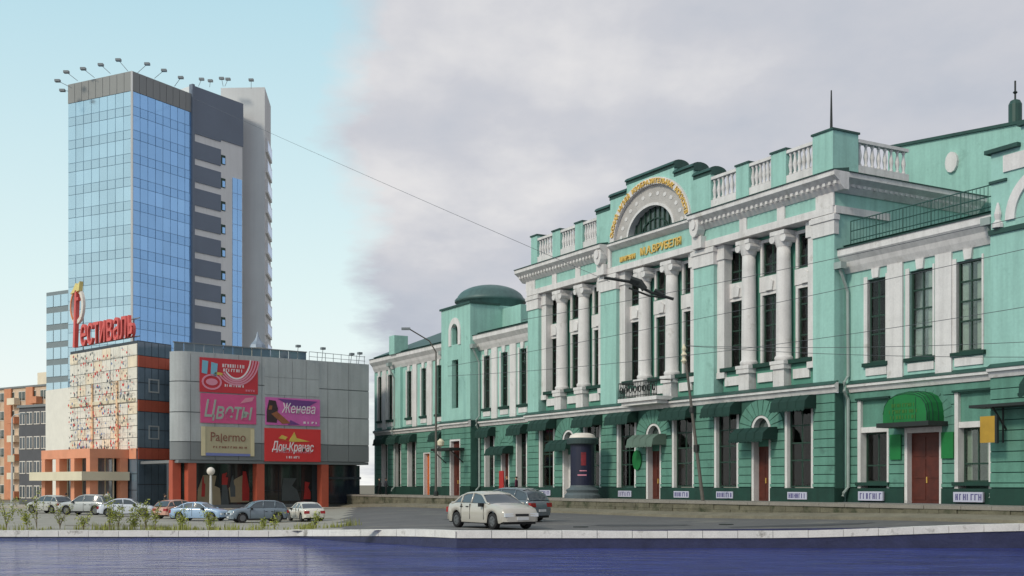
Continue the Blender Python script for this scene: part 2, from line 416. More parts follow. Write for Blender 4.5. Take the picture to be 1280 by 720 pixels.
# --- window kit (shared meshes)
WMESH = {}
def window(x, z, y, w, h, cols=2, rows=4, split=None, big=False, arch=False):
    key = (round(w, 2), round(h, 2), cols, rows, big)
    if key not in WMESH:
        fr = MB(); t = .09
        fr.box(0, w, -.05, .05, 0, t).box(0, w, -.05, .05, h-t, h).box(0, t, -.05, .05, t, h-t).box(w-t, w, -.05, .05, t, h-t)
        for c in range(1, cols): fr.box(w*c/cols-.04, w*c/cols+.04, -.035, .035, t, h-t)
        zs = [h*(.34 if r == 1 else .34+.66*(r-1)/(rows-1)) for r in range(1, rows)]
        edges = [t]+zs+[h-t]
        for zz in zs: fr.box(t, w-t, -.045, .045, zz-.045, zz+.045)
        cells = []
        for c in range(cols):
            for r in range(len(edges)-1):
                a = w*c/cols+(t if c == 0 else .04); b = w*(c+1)/cols-(t if c == cols-1 else .04)
                cells.append((a, b, edges[r]+(0 if r == 0 else .045), edges[r+1]-(0 if r == len(edges)-2 else .045)))
        gm = [MB().box(a, b, -.012, .012, c, d).mesh('pane', m_clear) for a, b, c, d in cells] if big else [MB().box(t, w-t, -.012, .012, t, h-t).mesh('pane', m_clear)]
        WMESH[key] = (fr.mesh('window', m_wframe), gm)
    fm, gm = WMESH[key]; M = MM @ T(x-w/2, y, z)
    o = put('window', fm, mus, M)
    for gme in gm: put('pane', gme, o, M)
    if True:
        part('room', MB().box(.02, w-.02, .6, .65, .02, h-.02).box(0, .03, .06, .6, 0, h).box(w-.03, w, .06, .6, 0, h).box(0, w, .06, .6, h-.03, h).box(0, w, .06, .6, 0, .03), m_room, o, M)
        cr_ = rnd.choice((.2, .3, .38, .46, .46))
        for sgn in (0, 1):
            cu = MB(); n = 14; cw = w*cr_*rnd.uniform(.85, 1.05)
            x0 = .1 if sgn == 0 else w-.1-cw
            for k in range(n):
                xa, xb = x0+cw*k/n, x0+cw*(k+1)/n; ya, yb = .12+.04*math.sin(k*2.1), .12+.04*math.sin((k+1)*2.1)
                cu.quad((xa, ya, .1), (xb, yb, .1), (xb, yb, h-.15), (xa, ya, h-.15))
            cu.smooth = True
            part('curtain', cu, m_curtain, o, M)
    return o
def surround(mb, x, z, y, w, h, t=.22, p=.1, sill=True):
    mb.box(x-w/2-t, x-w/2, y-p, y+.3, z, z+h).box(x+w/2, x+w/2+t, y-p, y+.3, z, z+h).box(x-w/2-t, x+w/2+t, y-p, y+.3, z+h, z+h+t)
    return mb
# --- ground floor
def ground_floor(x0, x1, y, ops, doors=(), ends=(True, True)):
    """ops: rectangular openings (x0,x1,z0,z1); rusticated courses on every pier"""
    wb = MB(); wall_boxes(wb, x0, x1, .85, BELT0, y+.07, y+.75, ops)
    mp('ground_floor_wall', wb, m_joint)
    pb = MB(); wall_boxes(pb, x0-(.06 if ends[0] else 0), x1+(.06 if ends[1] else 0), 0, .85, y-.06, y+.75, [(o[0], o[1], 0, .85) for o in ops if o[2] < .1])
    mp('plinth', pb, m_plinth)
    zs = [.87, 1.12]
    while zs[-1] < BELT0-.3: zs.append(zs[-1]+.54)
    zs[-1] = BELT0-.02
    for za, zb2 in zip(zs, zs[1:]):
        mid = (za+zb2)/2
        xs = sorted({x0, x1, *[v for o in ops for v in o[:2]]})
        for a, b in zip(xs, xs[1:]):
            c = (a+b)/2
            if any(o[0] < c < o[1] and o[2]-.05 < mid < o[3] for o in ops): continue
            if any(f[0] < c < f[1] and mid > f[2] for f in doors): continue
            base = za < 1.0
            mp('rustic_course', MB().box(a+(0 if a > x0 else 0), b, y-(.05 if base else rnd.uniform(-.004, .006)), y+.09, za+.05, zb2), m_green_low)
def awning_box(x0, x1, z0, z1, y, d, m):
    prof = [(y-d, z0), (y-.001, z0), (y-.001, z1), (y-d*.55, z1-.02), (y-d*.93, z0+(z1-z0)*.55)]
    o = mp('awning', MB().xprism(prof[::-1], x0, x1), m)
    nsc = max(4, int((x1-x0)/.3)); vp = [(x1+.03, z0+.02), (x0-.03, z0+.02)]
    for k in range(nsc):
        xa_, xb_ = x0-.03+(x1-x0+.06)*k/nsc, x0-.03+(x1-x0+.06)*(k+1)/nsc; vp += [(xa_, z0-.1), ((xa_*3+xb_)/4, z0-.18), ((xa_+3*xb_)/4, z0-.18)]
    vp.append((x1+.03, z0-.1))
    part('valance', MB().prism(vp, y-d-.03, y-d+.0), m, o, MM)
    for k in range(1, 4): xr_ = x0+(x1-x0)*k/4; part('awning_rib', MB().tube([(xr_, y-d-.01, z0+.02), (xr_, y-d*.94, z0+(z1-z0)*.56), (xr_, y-d*.56, z1)], .02, 4), m, o, MM)
    return o
def scribble(parent, M, w, h, n, m, seed=0):
    r = random.Random(seed); mb = MB(); x = -w/2
    while x < w/2-.02:
        bw = w/n*r.uniform(.5, .95); t = r.choice((0, 1, 2)); s = w/n*.28
        mb.box(x, x+s, -.006, .006, -h/2, h/2)
        if t: mb.box(x, x+bw, -.005, .005, h/2-s*.8 if t == 1 else -s*.4, h/2 if t == 1 else s*.4)
        if t == 2: mb.box(x+bw-s, x+bw, -.006, .006, -h/2, h/2)
        x += w/n*1.08
    return part('lettering', mb, m, parent, M, kind='stuff')
m_board = mat('white_board', lin(186, 186, 204), .6, .05); m_purple = mat('purple_print', lin(84, 80, 130), .6, 0)
def door_leaf(x0, x1, z1, y, m, panels=True):
    o = mp('door', MB().box(x0, x1, y, y+.08, 0, z1), m)
    c = (x0+x1)/2; n = 3
    for s0, s1 in ((x0+.08, c-.04), (c+.04, x1-.08)):
        for k in range(n): part('door_panel', MB().box(s0+.08, s1-.08, y-.03, y+.01, .2+k*(z1-.3)/n, .2+(k+1)*(z1-.3)/n-.14), m, o, MM)
    part('handle', MB().box(c-.03, c+.01, y-.08, y, 1.15, 1.5), m_gold, o, MM)
    return o
def fan(cx, zc, r0, r1, y, n=11):
    for k in range(n):
        a0, a1 = math.pi*(k+.06)/n, math.pi*(k+.94)/n
        pts = [(cx+r0*math.cos(a0), zc+r0*math.sin(a0)), (cx+r1*math.cos(a0), zc+r1*math.sin(a0)*.92), (cx+r1*math.cos(a1), zc+r1*math.sin(a1)*.92), (cx+r0*math.cos(a1), zc+r0*math.sin(a1))]
        mp('voussoir', MB().prism(pts, y-.03, y+.1), m_green_low)

def group_ground(c, y, door_m, awn_mid):
    """window, door, window of one bay group"""
    return [(c-4.73, c-2.2, .85, 5.95), (c-.93, c+.93, 0, 5.55), (c+2.2, c+4.73, .85, 5.95)]
ops = []
for c in GRP: ops += group_ground(c, 0, None, None)
ground_floor(XL, XR, 0, ops, doors=[(c-2.2, c+2.2, 4.4) for c in GRP])
for gi, c in enumerate(GRP):
    for s in (-1, 1):
        wx = c+s*3.465
        jm = MB().box(wx-1.265, wx-1.05, .04, .7, .85, 5.95).box(wx+1.05, wx+1.265, .04, .7, .85, 5.95); mp('window_jamb', jm, m_white)
        window(wx, .9, .36, 2.1, 4.95, 2, 4, big=(gi == 2))
        awning_box(wx-1.5, wx+1.55, 5.75, 6.58, 0, 1.0, m_awn)
        bd = mp('notice_board', MB().box(wx-.85, wx+.85, -.13, -.075, .14, .6), m_board)
        scribble(bd, MM @ T(wx, -.14, .37), 1.45, .3, 7, m_purple, gi*2+s)
    # wall between door piers above the arch, arched transom
    mp('arch_jamb', MB().box(c-.93, c-.72, .04, .6, 0, 4.6).box(c+.72, c+.93, .04, .6, 0, 4.6), m_white)
    mp('arch_trim', MB().ring(c, 4.6, .72, .8, .93, .95, .02, .6, 0, math.pi, 16), m_white)
    sp = MB()
    for s in (-1, 1):
        arc = [(c+s*.93*math.cos(a), 4.6+.95*math.sin(a)) for a in [math.pi/2*k/8 for k in range(9)]]
        poly = arc+[(c+s*.001, 5.56), (c+s*.935, 5.56)]
        sp.prism(poly if s > 0 else poly[::-1], .07, .7)
    mp('spandrel', sp, m_joint)
    fan(c, 4.6, .98, 2.15, 0.0)
    mp('transom_window', MB().prism([(c+.72*math.cos(math.pi*k/12), 4.6+.8*math.sin(math.pi*k/12)) for k in range(13)], .45, .5), m_wglass)
    if gi == 0:
        d = mp('door', MB().box(c-.72, c+.72, .5, .58, 0, 3.55), mat('white_door', lin(208, 206, 204), .6, .08))
        for k in range(3): part('door_panel', MB().box(c-.55, c+.55, .46, .5, .3+k*1.05, 1.15+k*1.05), m_white, d, MM)
    else: door_leaf(c-.72, c+.72, 3.55, .5, m_door)
    mp('door_head', MB().box(c-.72, c+.72, .46, .6, 3.55, 4.6), m_recess)
    awning_box(c-1.6, c+1.6, 3.95, 4.75, 0, 1.3, m_awn_grey if gi == 1 else m_awn)
mp('green_plaque', MB().prism([(CXM-1.9+.55*math.cos(a), 2.9+.75*math.sin(a)) for a in [2*math.pi*k/16 for k in range(16)]], -.13, -.06), m_awn_bright)

# wings: ground floor
def wing_ground(x0, x1, y, pattern):
    ops = [(a, b, z0, z1) for a, b, z0, z1, kind in pattern]
    ground_floor(x0, x1, y, ops, ends=(False, False))
    for a, b, z0, z1, kind in pattern:
        cx = (a+b)/2; w = b-a
        if kind.startswith('w'):
            mp('window_jamb', MB().box(a, a+.2, y+.02, y+.7, z0, z1).box(b-.2, b, y+.02, y+.7, z0, z1), m_white)
            window(cx, z0+.05, y+.55, w-.42, z1-z0-.08, 2, 4)
            if 'a' in kind: awning_box(a-.25, b+.25, z1-.35, min(z1+.5, BELT0-.05), y, .9, m_awn)
        elif kind == 'b':       # lower window with a lintel and a blind panel above it
            zl = 4.15
            mp('window_jamb', MB().box(a-.02, a+.22, y-.04, y+.6, z0, z1).box(b-.16, b, y+.02, y+.6, z0, zl), m_white)
            mp('lintel', MB().box(a+.22, b, y+.02, y+.6, zl, zl+.32), m_white)
            mp('blind_panel', MB().box(a+.22, b, y+.16, y+.6, zl+.32, z1), m_green_low)
            mp('hood', MB().box(a-.1, b+.15, y-.18, y+.05, z1-.02, z1+.1), m_plinth)
            window(cx, 1.2, y+.5, w-.42, zl-1.2-.02, 2, 2, big=True)
            mp('sill', MB().box(a-.1, b+.1, y-.18, y+.5, 1.0, 1.2), m_plinth)
        elif kind == 'd' or kind == 'o':
            mp('door_jamb', MB().box(a, a+.2, y+.02, y+.6, z0, z1).box(b-.2, b, y+.02, y+.6, z0, z1).box(a+.2, b-.2, y+.02, y+.6, z1-.3, z1), m_white)
            door_leaf(a+.2, b-.2, z1-.3, y+.4, m_orange_door if kind == 'o' else m_door)
pw = [(-12.1, -9.75, .85, 6.1, 'b'), (-8.6, -5.95, 0, 4.3, 'd'), (-5.05, -2.75, .85, 6.1, 'b')]
wing_ground(-13.05, -2.0, 1.0, pw)
fan(-7.28, 4.35, 1.6, 2.3, 1.0, 13)
for cx in (-10.9, -4.0):
    bd = mp('notice_board', MB().box(cx-.95, cx+.95, .72, .86, .12, .66), m_board); scribble(bd, MM @ T(cx, .715, .39), 1.6, .34, 7, m_purple, int(cx*10))
# bright green half-dome canopy
cxx, zz0, yy = -7.35, 4.55, 1.0
# barrel canopy: flat front quarter-round, rounded top
def bar_pts(k): return [(cxx+x*k, zz0+z*k) for x, z in ((-1.55, 0), (1.55, 0), (1.55, .55), (1.44, 1.05), (1.15, 1.45), (.65, 1.68), (0, 1.75), (-.65, 1.68), (-1.15, 1.45), (-1.44, 1.05), (-1.55, .55))]
cq = MB(); secs = [(yy-.01, 1.0), (yy-.45, 1.0), (yy-.9, .985), (yy-1.2, .95), (yy-1.38, .9)]
for y_, k_ in secs: cq.v += [(x, y_, zz0+(z-zz0)*(k_ if z > zz0 else 1)) for x, z in bar_pts(1.0)]
nn = 11
for i_ in range(len(secs)-1):
    for k in range(nn): cq.f.append((i_*nn+k, (i_)*nn+(k+1) % nn, (i_+1)*nn+(k+1) % nn, (i_+1)*nn+k))
cq.f.append(tuple((len(secs)-1)*nn+k for k in range(nn))); cq.f.append(tuple(range(nn-1, -1, -1)))
can = mp('canopy', cq, m_awn_bright)
part('canopy_rim', MB().box(cxx-1.85, cxx+1.85, yy-1.6, yy-.01, zz0-.26, zz0-.003), m_iron, can, MM)
for y_, k_ in secs[1:]:
    part('canopy_rib', MB().tube([(x, y_, zz0+(z-zz0)*k_+.0) for x, z in bar_pts(1.004)[1:]], .022, 5), m_awn, can, MM)
for x_ in (-.8, .8): part('canopy_seam', MB().box(cxx+x_-.012, cxx+x_+.012, yy-1.395, yy-1.37, zz0+.02, zz0+1.35), m_awn, can, MM)
m_olive = mat('olive_print', lin(60, 108, 40), .7, 0)
for k, (w, z) in enumerate(((1.6, .95), (2.0, .6), (1.8, .28))): scribble(can, MM @ T(cxx-.1, yy-1.395, zz0+z), w, .2, 9, m_olive, 40+k)
for cx in (-9.15, -5.5): mp('green_plaque', MB().box(cx-.4, cx+.4, .88, .96, 2.5, 3.95), m_awn_bright)
wing_ground(WING_L[0], WING_L[1], 1.0, [(-59.2, -57.2, .85, 5.95, 'wa'), (-56.0, -54.4, 0, 4.4, 'd'), (-53.2, -51.2, .85, 5.95, 'wa')])
fan(-55.2, 4.45, .9, 2.0, 1.0, 9); awning_box(-56.9, -53.6, 3.9, 4.6, 1.0, 1.2, m_awn)
wing_ground(FAR[0], FAR[1], 1.0, [(-83.6, -81.8, .85, 5.95, 'wa'), (-80.2, -78.2, .85, 5.95, 'wa'), (-76.6, -74.4, .85, 5.95, 'wa'), (-72.6, -70.9, 0, 4.6, 'o'), (-69.4, -67.5, .85, 5.95, 'wa')])
wing_ground(TOW[0], TOW[1], 0.0, [(-64.5, -62.2, 0, 5.6, 'd')])
cpy = mp('porch_canopy', MB().box(-65.4, -61.3, -1.6, -.01, 4.35, 4.6), m_iron)
for xx in (-65.2, -61.5): part('bracket', MB().tube([(xx, -.06, 3.2), (xx, -1.4, 4.36)], .05), m_iron, cpy, MM)
wing_ground(BLK[0], BLK[1], 0.0, [(.6, 2.6, .85, 5.95, 'wa')])
# hanging shop sign on an iron bracket by the right block
sg = mp('hanging_bracket', MB().box(-2.3, 1.6, -1.3, -.06, 5.0, 5.15).tube([(-1.0, -.07, 3.9), (-1.0, -1.1, 5.0)], .05).tube([(-1.0, -.3, 3.2), (-1.0, -.3, 5.0)], .05), m_iron)
part('sign_board', MB().box(-1.75, -.85, -1.12, -1.0, 3.2, 4.55), mat('amber_board', lin(176, 138, 44), .5, .15), sg, MM)
part('sign_edge', MB().box(-.85, -.72, -1.14, -.98, 3.15, 4.6), m_iron, sg, MM)

# --- belt course between the floors
def belt(x0, x1, y, side=None):
    o = mp('belt_course', MB().xprism([(y, BELT0), (y, BELT1), (y-.16, BELT1), (y-.34, BELT1-.13), (y-.34, BELT1-.3), (y-.2, BELT1-.34), (y-.1, BELT0)], x0, x1), m_white)
    part('flashing', MB().xprism([(y, BELT1), (y, BELT1+.12), (y-.38, BELT1-.11), (y-.38, BELT1-.14), (y-.16, BELT1+.005)], x0, x1), m_roof, o, MM)
belt(XL-.2, XR+.34, 0); belt(WING_R[0]+.34, WING_R[1], 1.0); belt(WING_L[0]+.1, WING_L[1]-.2, 1.0); belt(TOW[0]-.2, TOW[1]+.1, 0); belt(FAR[0], FAR[1]-.2, 1.0); belt(BLK[0], BLK[1], 0)
# --- centre block upper floors
for a, b in ((XL, GRP[0]-4.73), (GRP[0]+4.73, GRP[1]-4.73), (GRP[1]+4.73, GRP[2]-4.73), (GRP[2]+4.73, XR)):
    mp('pier_wall', MB().box(a, b, 0, .95, BELT1-.02, 17.4), m_green)
mp('side_wall', MB().box(XR-.6, XR-.002, .95, 14, 0, 19.0), m_green); mp('side_wall', MB().box(XL+.002, XL+.6, .95, 14, 0, 19), m_green)
side_rust = MB()
wi = []
for c in GRP:
    for k in (-1, 0, 1):
        wi.append((c+k*3.3-.78, c+k*3.3+.78, 9.0, 13.5)); wi.append((c+k*3.3-.78, c+k*3.3+.78, 14.8, 16.95))
rec = MB(); wall_boxes(rec, XL+.6, XR-.6, BELT1, 17.4, .96, 1.4, wi); mp('recessed_wall', rec, m_recess)
COL_MESH = MB()
prof = [(.58, 0), (.58, .12), (.61, .2), (.55, .3), (.5, .36)]+[(.5-.055*(k/8)**1.6, .36+6.95*k/8) for k in range(1, 9)]
COL_MESH.lathe(prof, n=18); COL_MESH.smooth = True; COL_ME = COL_MESH.mesh('column', m_white)
CAP = MB(); CAP.box(-.66, .66, -.6, .6, .72, .98); CAP.lathe([(.47, 0), (.5, .1), (.56, .3), (.66, .72)], n=16)
for s in (-1, 1):
    i0 = len(CAP.v); q = MB().lathe([(.26, -.55), (.26, .55)], n=10); CAP.f += [tuple(i0+a for a in f) for f in q.f]; CAP.v += [(s*.5+x, z, .5+y) for x, y, z in q.v]
CAP_ME = CAP.mesh('capital', m_white)
PED_ME = MB().box(-.5, .5, -.46, .48, 0, 1.2).box(-.62, .62, -.58, .48, 1.2, 1.5).box(-.66, .66, -.62, .48, 1.5, 1.72).mesh('pedestal', m_white)
for gi, c in enumerate(GRP):
    for s in (-1, 1):
        xx = c+s*1.66; M = MM @ T(xx, .46, 8.95)
        cobj = put('column', COL_ME, mus, M); put('capital', CAP_ME, cobj, MM @ T(xx, .46, 16.24)); put('pedestal', PED_ME, cobj, MM @ T(xx, .46, 7.22))
        pil = mp('pilaster', MB().box(c+s*4.73-(.75 if s > 0 else 0), c+s*4.73+(.0 if s > 0 else .75), .3, .955, 8.7, 16.4).box(c+s*4.73-(.8 if s > 0 else 0), c+s*4.73+(0 if s > 0 else .8), .24, .955, 8.3, 8.7), m_white)
        part('capital', MB().box(c+s*4.73-(.85 if s > 0 else -.002), c+s*4.73+(-.002 if s > 0 else .85), .2, .955, 16.4, 17.38), m_white, pil, MM)
    for k in (-1, 0, 1):
        wx = c+k*3.3
        window(wx, 9.03, 1.08, 1.56, 4.45, 2, 4, big=(gi == 2)); window(wx, 14.83, 1.08, 1.56, 2.1, 2, 2, big=(gi == 2))
        sm = MB(); surround(sm, wx, 9.0, .9, 1.56, 4.5, .2, .06); surround(sm, wx, 14.8, .9, 1.56, 2.15, .2, .06); mp('window_surround', sm, m_white)
        mp('panel', MB().box(wx-1.0, wx+1.0, .78, .955, 13.72, 14.72).prism([(wx-.3, 13.75), (wx+.3, 13.75), (wx+.42, 14.3), (wx, 14.55), (wx-.42, 14.3)], .66, .78), m_white)
        mp('sill', MB().box(wx-1.05, wx+1.05, .2, .955, 8.72, 8.98), m_plinth)
        mp('apron', MB().box(wx-1.0, wx+1.0, .5, .955, 7.3, 8.7), m_recess)
        mp('apron_panel', MB().box(wx-.72, wx+.72, .36, .498, 7.75, 8.35), m_white)
# corner block capitals of the piers
for a, b in ((XL, GRP[0]-4.73), (GRP[0]+4.73, GRP[1]-4.73), (GRP[1]+4.73, GRP[2]-4.73), (GRP[2]+4.73, XR)):
    mp('pier_capital', MB().box(a-.08, b+.08, -.1, .3, 16.15, 17.38).box(a-.16, b+.16, -.18, .3, 17.0, 17.3), m_white)
# entablature
def entablature(x0, x1, y, ya=None):
    mp('architrave', MB().box(x0, x1, y-.14, y+1.4, 17.4, 17.85), m_white)
    mp('frieze', MB().box(x0, x1, y-.03, y+1.4, 17.85, 18.66), m_green)
def cornice(x0, x1, y, z0, z1, proj, dent=True):
    h = z1-z0
    o = mp('cornice', MB().xprism([(y+.3, z0), (y+.3, z1), (y-proj, z1), (y-proj, z1-.28*h), (y-proj*.55, z1-.55*h), (y-proj*.4, z0+.25*h), (y-.1, z0)], x0, x1), m_white)
    part('flashing', MB().xprism([(y+.3, z1), (y+.3, z1+.28), (y-proj-.08, z1+.05), (y-proj-.08, z1+.002)], x0, x1), m_roof, o, MM)
    if dent:
        d = MB(); x = x0+.2
        while x < x1-.3: d.box(x, x+.22, y-proj*.5-.12, y-proj*.38, z0+.3*h, z0+.5*h); x += .46
        part('dentils', d, m_white, o, MM, kind='stuff')
    return o
PCX = -31.5
for x0, x1 in ((XL, PCX-5.4), (PCX+5.4, XR)): entablature(x0, x1, 0)
cornice(XL-.8, PCX-5.4, 0, 18.66, 19.7, .9); cornice(PCX+5.4, XR+.9, 0, 18.66, 19.7, .9)
for xx in (XL+.6, GRP[0]-2, GRP[0]+1.6, GRP[2]-1.6, GRP[2]+2.0, XR-.7):
    w = .75 if xx in (XL+.6, XR-.7) else .35
    mp('frieze_block', MB().box(xx-w, xx+w, -.12, 0, 17.86, 18.65), m_white)
# side entablature on the right flank
so = mp('side_cornice', MB().prism([(XR, 18.66), (XR+.1, 18.66), (XR+.4, 18.95), (XR+.5, 19.15), (XR+.9, 19.4), (XR+.9, 19.7), (XR, 19.7)], 0.3, 12.6), m_white)
part('flashing', MB().prism([(XR, 19.702), (XR+.98, 19.702), (XR+.98, 19.75), (XR, 20.1)], 0.3, 12.7), m_roof, so, MM)
mp('side_architrave', MB().box(XR, XR+.14, 0, 4.6, 17.4, 17.85), m_white)
d = MB()
for k in range(26): d.box(XR+.38, XR+.5, .5+k*.46, .72+k*.46, 18.98, 19.17)
part('dentils', d, m_white, so, MM, kind='stuff')
# parapet, balusters
BAL = MB(); BAL.lathe([(.13, 0), (.13, .12), (.08, .2), (.13, .5), (.15, .65), (.09, 1.0), (.07, 1.2), (.12, 1.3), (.12, 1.4)], n=8); BAL.smooth = True; BAL_ME = BAL.mesh('baluster', m_white)
def balustrade(x0, x1, y, n, M=MM):
    b = part('balustrade_base', MB().box(x0, x1, y-.2, y+.2, 19.98, 20.55), m_white, mus, M)
    part('rail', MB().box(x0, x1, y-.2, y+.2, 21.95, 22.15), m_white, b, M)
    for k in range(n): put('baluster', BAL_ME, b, M @ T(x0+(x1-x0)*(k+.5)/n, y, 20.55))
def ppier(x0, x1, z1, y0=-.12, y1=.9):
    o = mp('parapet_pier', MB().box(x0, x1, y0, y1, 19.95, z1), m_green); part('cap', MB().box(x0-.08, x1+.08, y0-.08, y1+.08, z1, z1+.12), m_roof, o, MM)
rb = [(-24.55, -21.85), (-20.6, -18.45), (-17.1, -14.75)]
for a, b in rb: balustrade(a, b, .12, 6)
ppier(-21.85, -20.6, 22.2); ppier(-18.45, -17.1, 22.2); ppier(-14.75, XR, 22.4, -.12, 2.0)
lb = [(-47.6, -45.1), (-43.9, -41.6), (-40.5, -38.5)]
for a, b in lb: balustrade(a, b, .12, 6)
ppier(-45.1, -43.9, 22.2); ppier(-41.6, -40.5, 22.2); ppier(-48.6, -47.6, 22.4)
MS = MM @ T(XR-.2, 0, 0) @ RZ(math.pi/2)      # side parapet frame: x runs inward
balustrade(2.02, 6.4, 0, 8, MS)
mp('side_parapet', MB().box(XR-.4, XR, 2.002, 13, 19.5, 19.978), m_green)
mp('flat_roof', MB().box(XL+.3, XR-.41, .4, 14, 19.2, 19.75), m_roof)
# stepped pediment with the great arch
steps = [(2.9, 24.05), (5.1, 23.35), (7.0, 22.62)]
arx, arz, acz = 4.95, 4.0, 19.6
ped = MB()
ys0, ys1 = -.1, 1.1
outer = []
# pediment front built as columns so the arch stays open
nseg = 60
xs = [PCX-7.0+14.0*k/nseg for k in range(nseg+1)]
def top_at(x):
    for hw, z in steps:
        if abs(x-PCX) <= hw+1e-6: return z
def arc_at(x, rx, rz): 
    t = (x-PCX)/rx
    return acz+rz*math.sqrt(max(0, 1-t*t)) if abs(t) < 1 else None
bx = sorted({PCX+s*hw for hw, _ in steps for s in (-1, 1)} | {PCX+arx*math.sin(math.pi/2*k/24) for k in range(-24, 25)})
for a, b in zip(bx, bx[1:]):
    z1 = top_at((a+b)/2); za, zb2 = arc_at(a, arx, arz), arc_at(b, arx, arz)
    if abs((a+b)/2-PCX) >= arx: za = zb2 = 19.6 if abs((a+b)/2-PCX) < 5.5 else 19.72
    else: za = za if za is not None else acz; zb2 = zb2 if zb2 is not None else acz
    ped.prism([(a, za), (b, zb2), (b, z1), (a, z1)], ys0, ys1)
mp('pediment', ped, m_green)
def vault(x0, x1, z):
    ym, hy_ = (ys0+ys1)/2, (ys1-ys0)/2+.14
    prof = [(ym+hy_, z-.28), (ym+hy_, z)]+[(ym+hy_*math.cos(math.pi*k/8), z+.34*math.sin(math.pi*k/8)) for k in range(1, 8)]+[(ym-hy_, z), (ym-hy_, z-.03), (ym-hy_+.13, z-.04), (ym-hy_+.13, z-.28)]
    return MB().xprism(prof, x0, x1)
prev = 0
for i, (hw, z) in enumerate(steps):
    for x0, x1 in (((PCX-hw-.1, PCX+hw+.1),) if i == 0 else ((PCX-hw-.1, PCX-prev-.002), (PCX+prev+.002, PCX+hw+.1))):
        mp('pediment_cap', vault(x0, x1, z), m_roof)
    prev = hw
mp('arch_rim', MB().ring(PCX, acz, arx-.56, arz-.5, arx, arz, -.28, .3, 0, math.pi, 40), m_white)
mp('arch_band', MB().ring(PCX, acz, 2.95, 2.2, arx-.562, arz-.502, -.02, .6, 0, math.pi, 40), mat('grey_stucco', lin(180, 176, 172), .9, .12, 1.2, .2, fine=.06))
mp('arch_inner_rim', MB().ring(PCX, acz, 2.75, 2.0, 2.948, 2.198, -.12, .6, 0, math.pi, 32), m_white)
lun = mp('lunette_window', MB().prism([(PCX+2.75*math.cos(math.pi*k/24), acz+2.0*math.sin(math.pi*k/24)) for k in range(25)], .42, .5), m_wglass)
mul = MB()
for k in range(-4, 5):
    xx = PCX+k*.58; h = 2.0*math.sqrt(max(0, 1-(k*.58/2.75)**2)); mul.box(xx-.05, xx+.05, .33, .418, acz, acz+h)
mul.ring(PCX, acz, 1.6, 1.1, 1.68, 1.18, .32, .416, 0, math.pi, 20)
part('muntins', mul, m_wframe, lun, MM)
mo = MB()
for k in range(13):       # relief ornaments on the band
    a = math.pi*(k+.5)/13; cx0, cz0 = PCX+3.75*math.cos(a), acz+2.85*math.sin(a)
    mo.prism([(cx0+.2*math.cos(b), cz0+.16*math.sin(b)) for b in [2*math.pi*j/7 for j in range(7)]], -.05, -.02)
mp('relief_ornaments', mo, m_white, kind='stuff')
# gold lettering round the arch, letter by letter
s = 'ОМСКИЙ МУЗЕЙ ИЗОБРАЗИТЕЛЬНЫХ ИСКУССТВ'
LM = {}
for i, ch in enumerate(s):
    if ch == ' ': continue
    if ch not in LM: LM[ch] = text_mesh(ch, .5, .04, m_gold, bold=.006)
    a = math.pi*(1-(i+2.2)/(len(s)+3.4)); rx, rz = arx-.30, arz-.28
    M = MM @ T(PCX+rx*math.cos(a), -.33, acz+rz*math.sin(a)) @ Matrix.Rotation(-(a-math.pi/2), 4, 'Y')
    put('letter', LM[ch], mus, M)
# portal entablature under the arch
mp('portal_architrave', MB().box(PCX-5.38, PCX+5.38, -.14, 1.4, 17.4, 17.85), m_white)
mp('portal_frieze', MB().box(PCX-5.0, PCX+5.0, .0, 1.4, 17.85, 19.12), m_green)
mp('portal_pier', MB().box(PCX-5.38, PCX-5.0, -.16, 1.4, 17.85, 19.6).box(PCX+5.0, PCX+5.38, -.16, 1.4, 17.85, 19.6), m_white)
pc = mp('portal_cornice', MB().xprism([(.4, 19.12), (.4, 19.6), (-.5, 19.6), (-.5, 19.42), (-.2, 19.2), (-.05, 19.12)], PCX-4.99, PCX+4.99), m_white)
part('flashing', MB().box(PCX-4.98, PCX+4.98, -.54, .4, 19.602, 19.66), m_roof, pc, MM)
put_text('имени', .66, .05, m_gold, mus, MM @ T(PCX-2.85, -.06, 18.34), bold=.01)
put_text('М.А.ВРУБЕЛЯ', .76, .05, m_gold, mus, MM @ T(PCX+1.25, -.06, 18.42), bold=.01)
for s in (-1, 1):          # scroll shields either side of the arch
    cx0 = PCX+s*5.95
    o = mp('scroll_ornament', MB().prism([(cx0+.5*math.cos(b), 18.95+.8*math.sin(b)) for b in [2*math.pi*j/14 for j in range(14)]], -.75, -.1), m_white)
    part('scroll_boss', MB().prism([(cx0+.24*math.cos(b), 19.0+.36*math.sin(b)) for b in [2*math.pi*j/10 for j in range(10)]], -.84, -.75), m_white, o, MM)
    mp('scroll_bracket', MB().box(cx0-.5, cx0+.5, -.5, .0, 17.4, 18.2), m_white)
# balcony
bal = mp('balcony', MB().box(CXM-2.4, CXM+2.4, -1.5, -.02, 7.15, 7.42).box(CXM-2.2, CXM+2.2, -1.3, -.02, 6.9, 7.15), m_white)
rail = MB()
rail.box(CXM-2.35, CXM+2.35, -1.46, -1.4, 8.55, 8.62).box(CXM-2.35, CXM+2.35, -1.46, -1.4, 7.55, 7.6)
for s in (-1, 1): rail.box(CXM+s*2.33-.03, CXM+s*2.33+.03, -1.4, -.02, 8.55, 8.62)
for k in range(25):
    xx = CXM-2.33+k*4.66/24; rail.box(xx-.02, xx+.02, -1.45, -1.41, 7.42, 8.55)
for k in range(8):
    xx = CXM-2.0+k*.57; rail.ring(xx, 8.05, .14, .2, .19, .25, -1.48, -1.4, 0, 2*math.pi, 12)
part('railing', rail, m_iron, bal, MM)
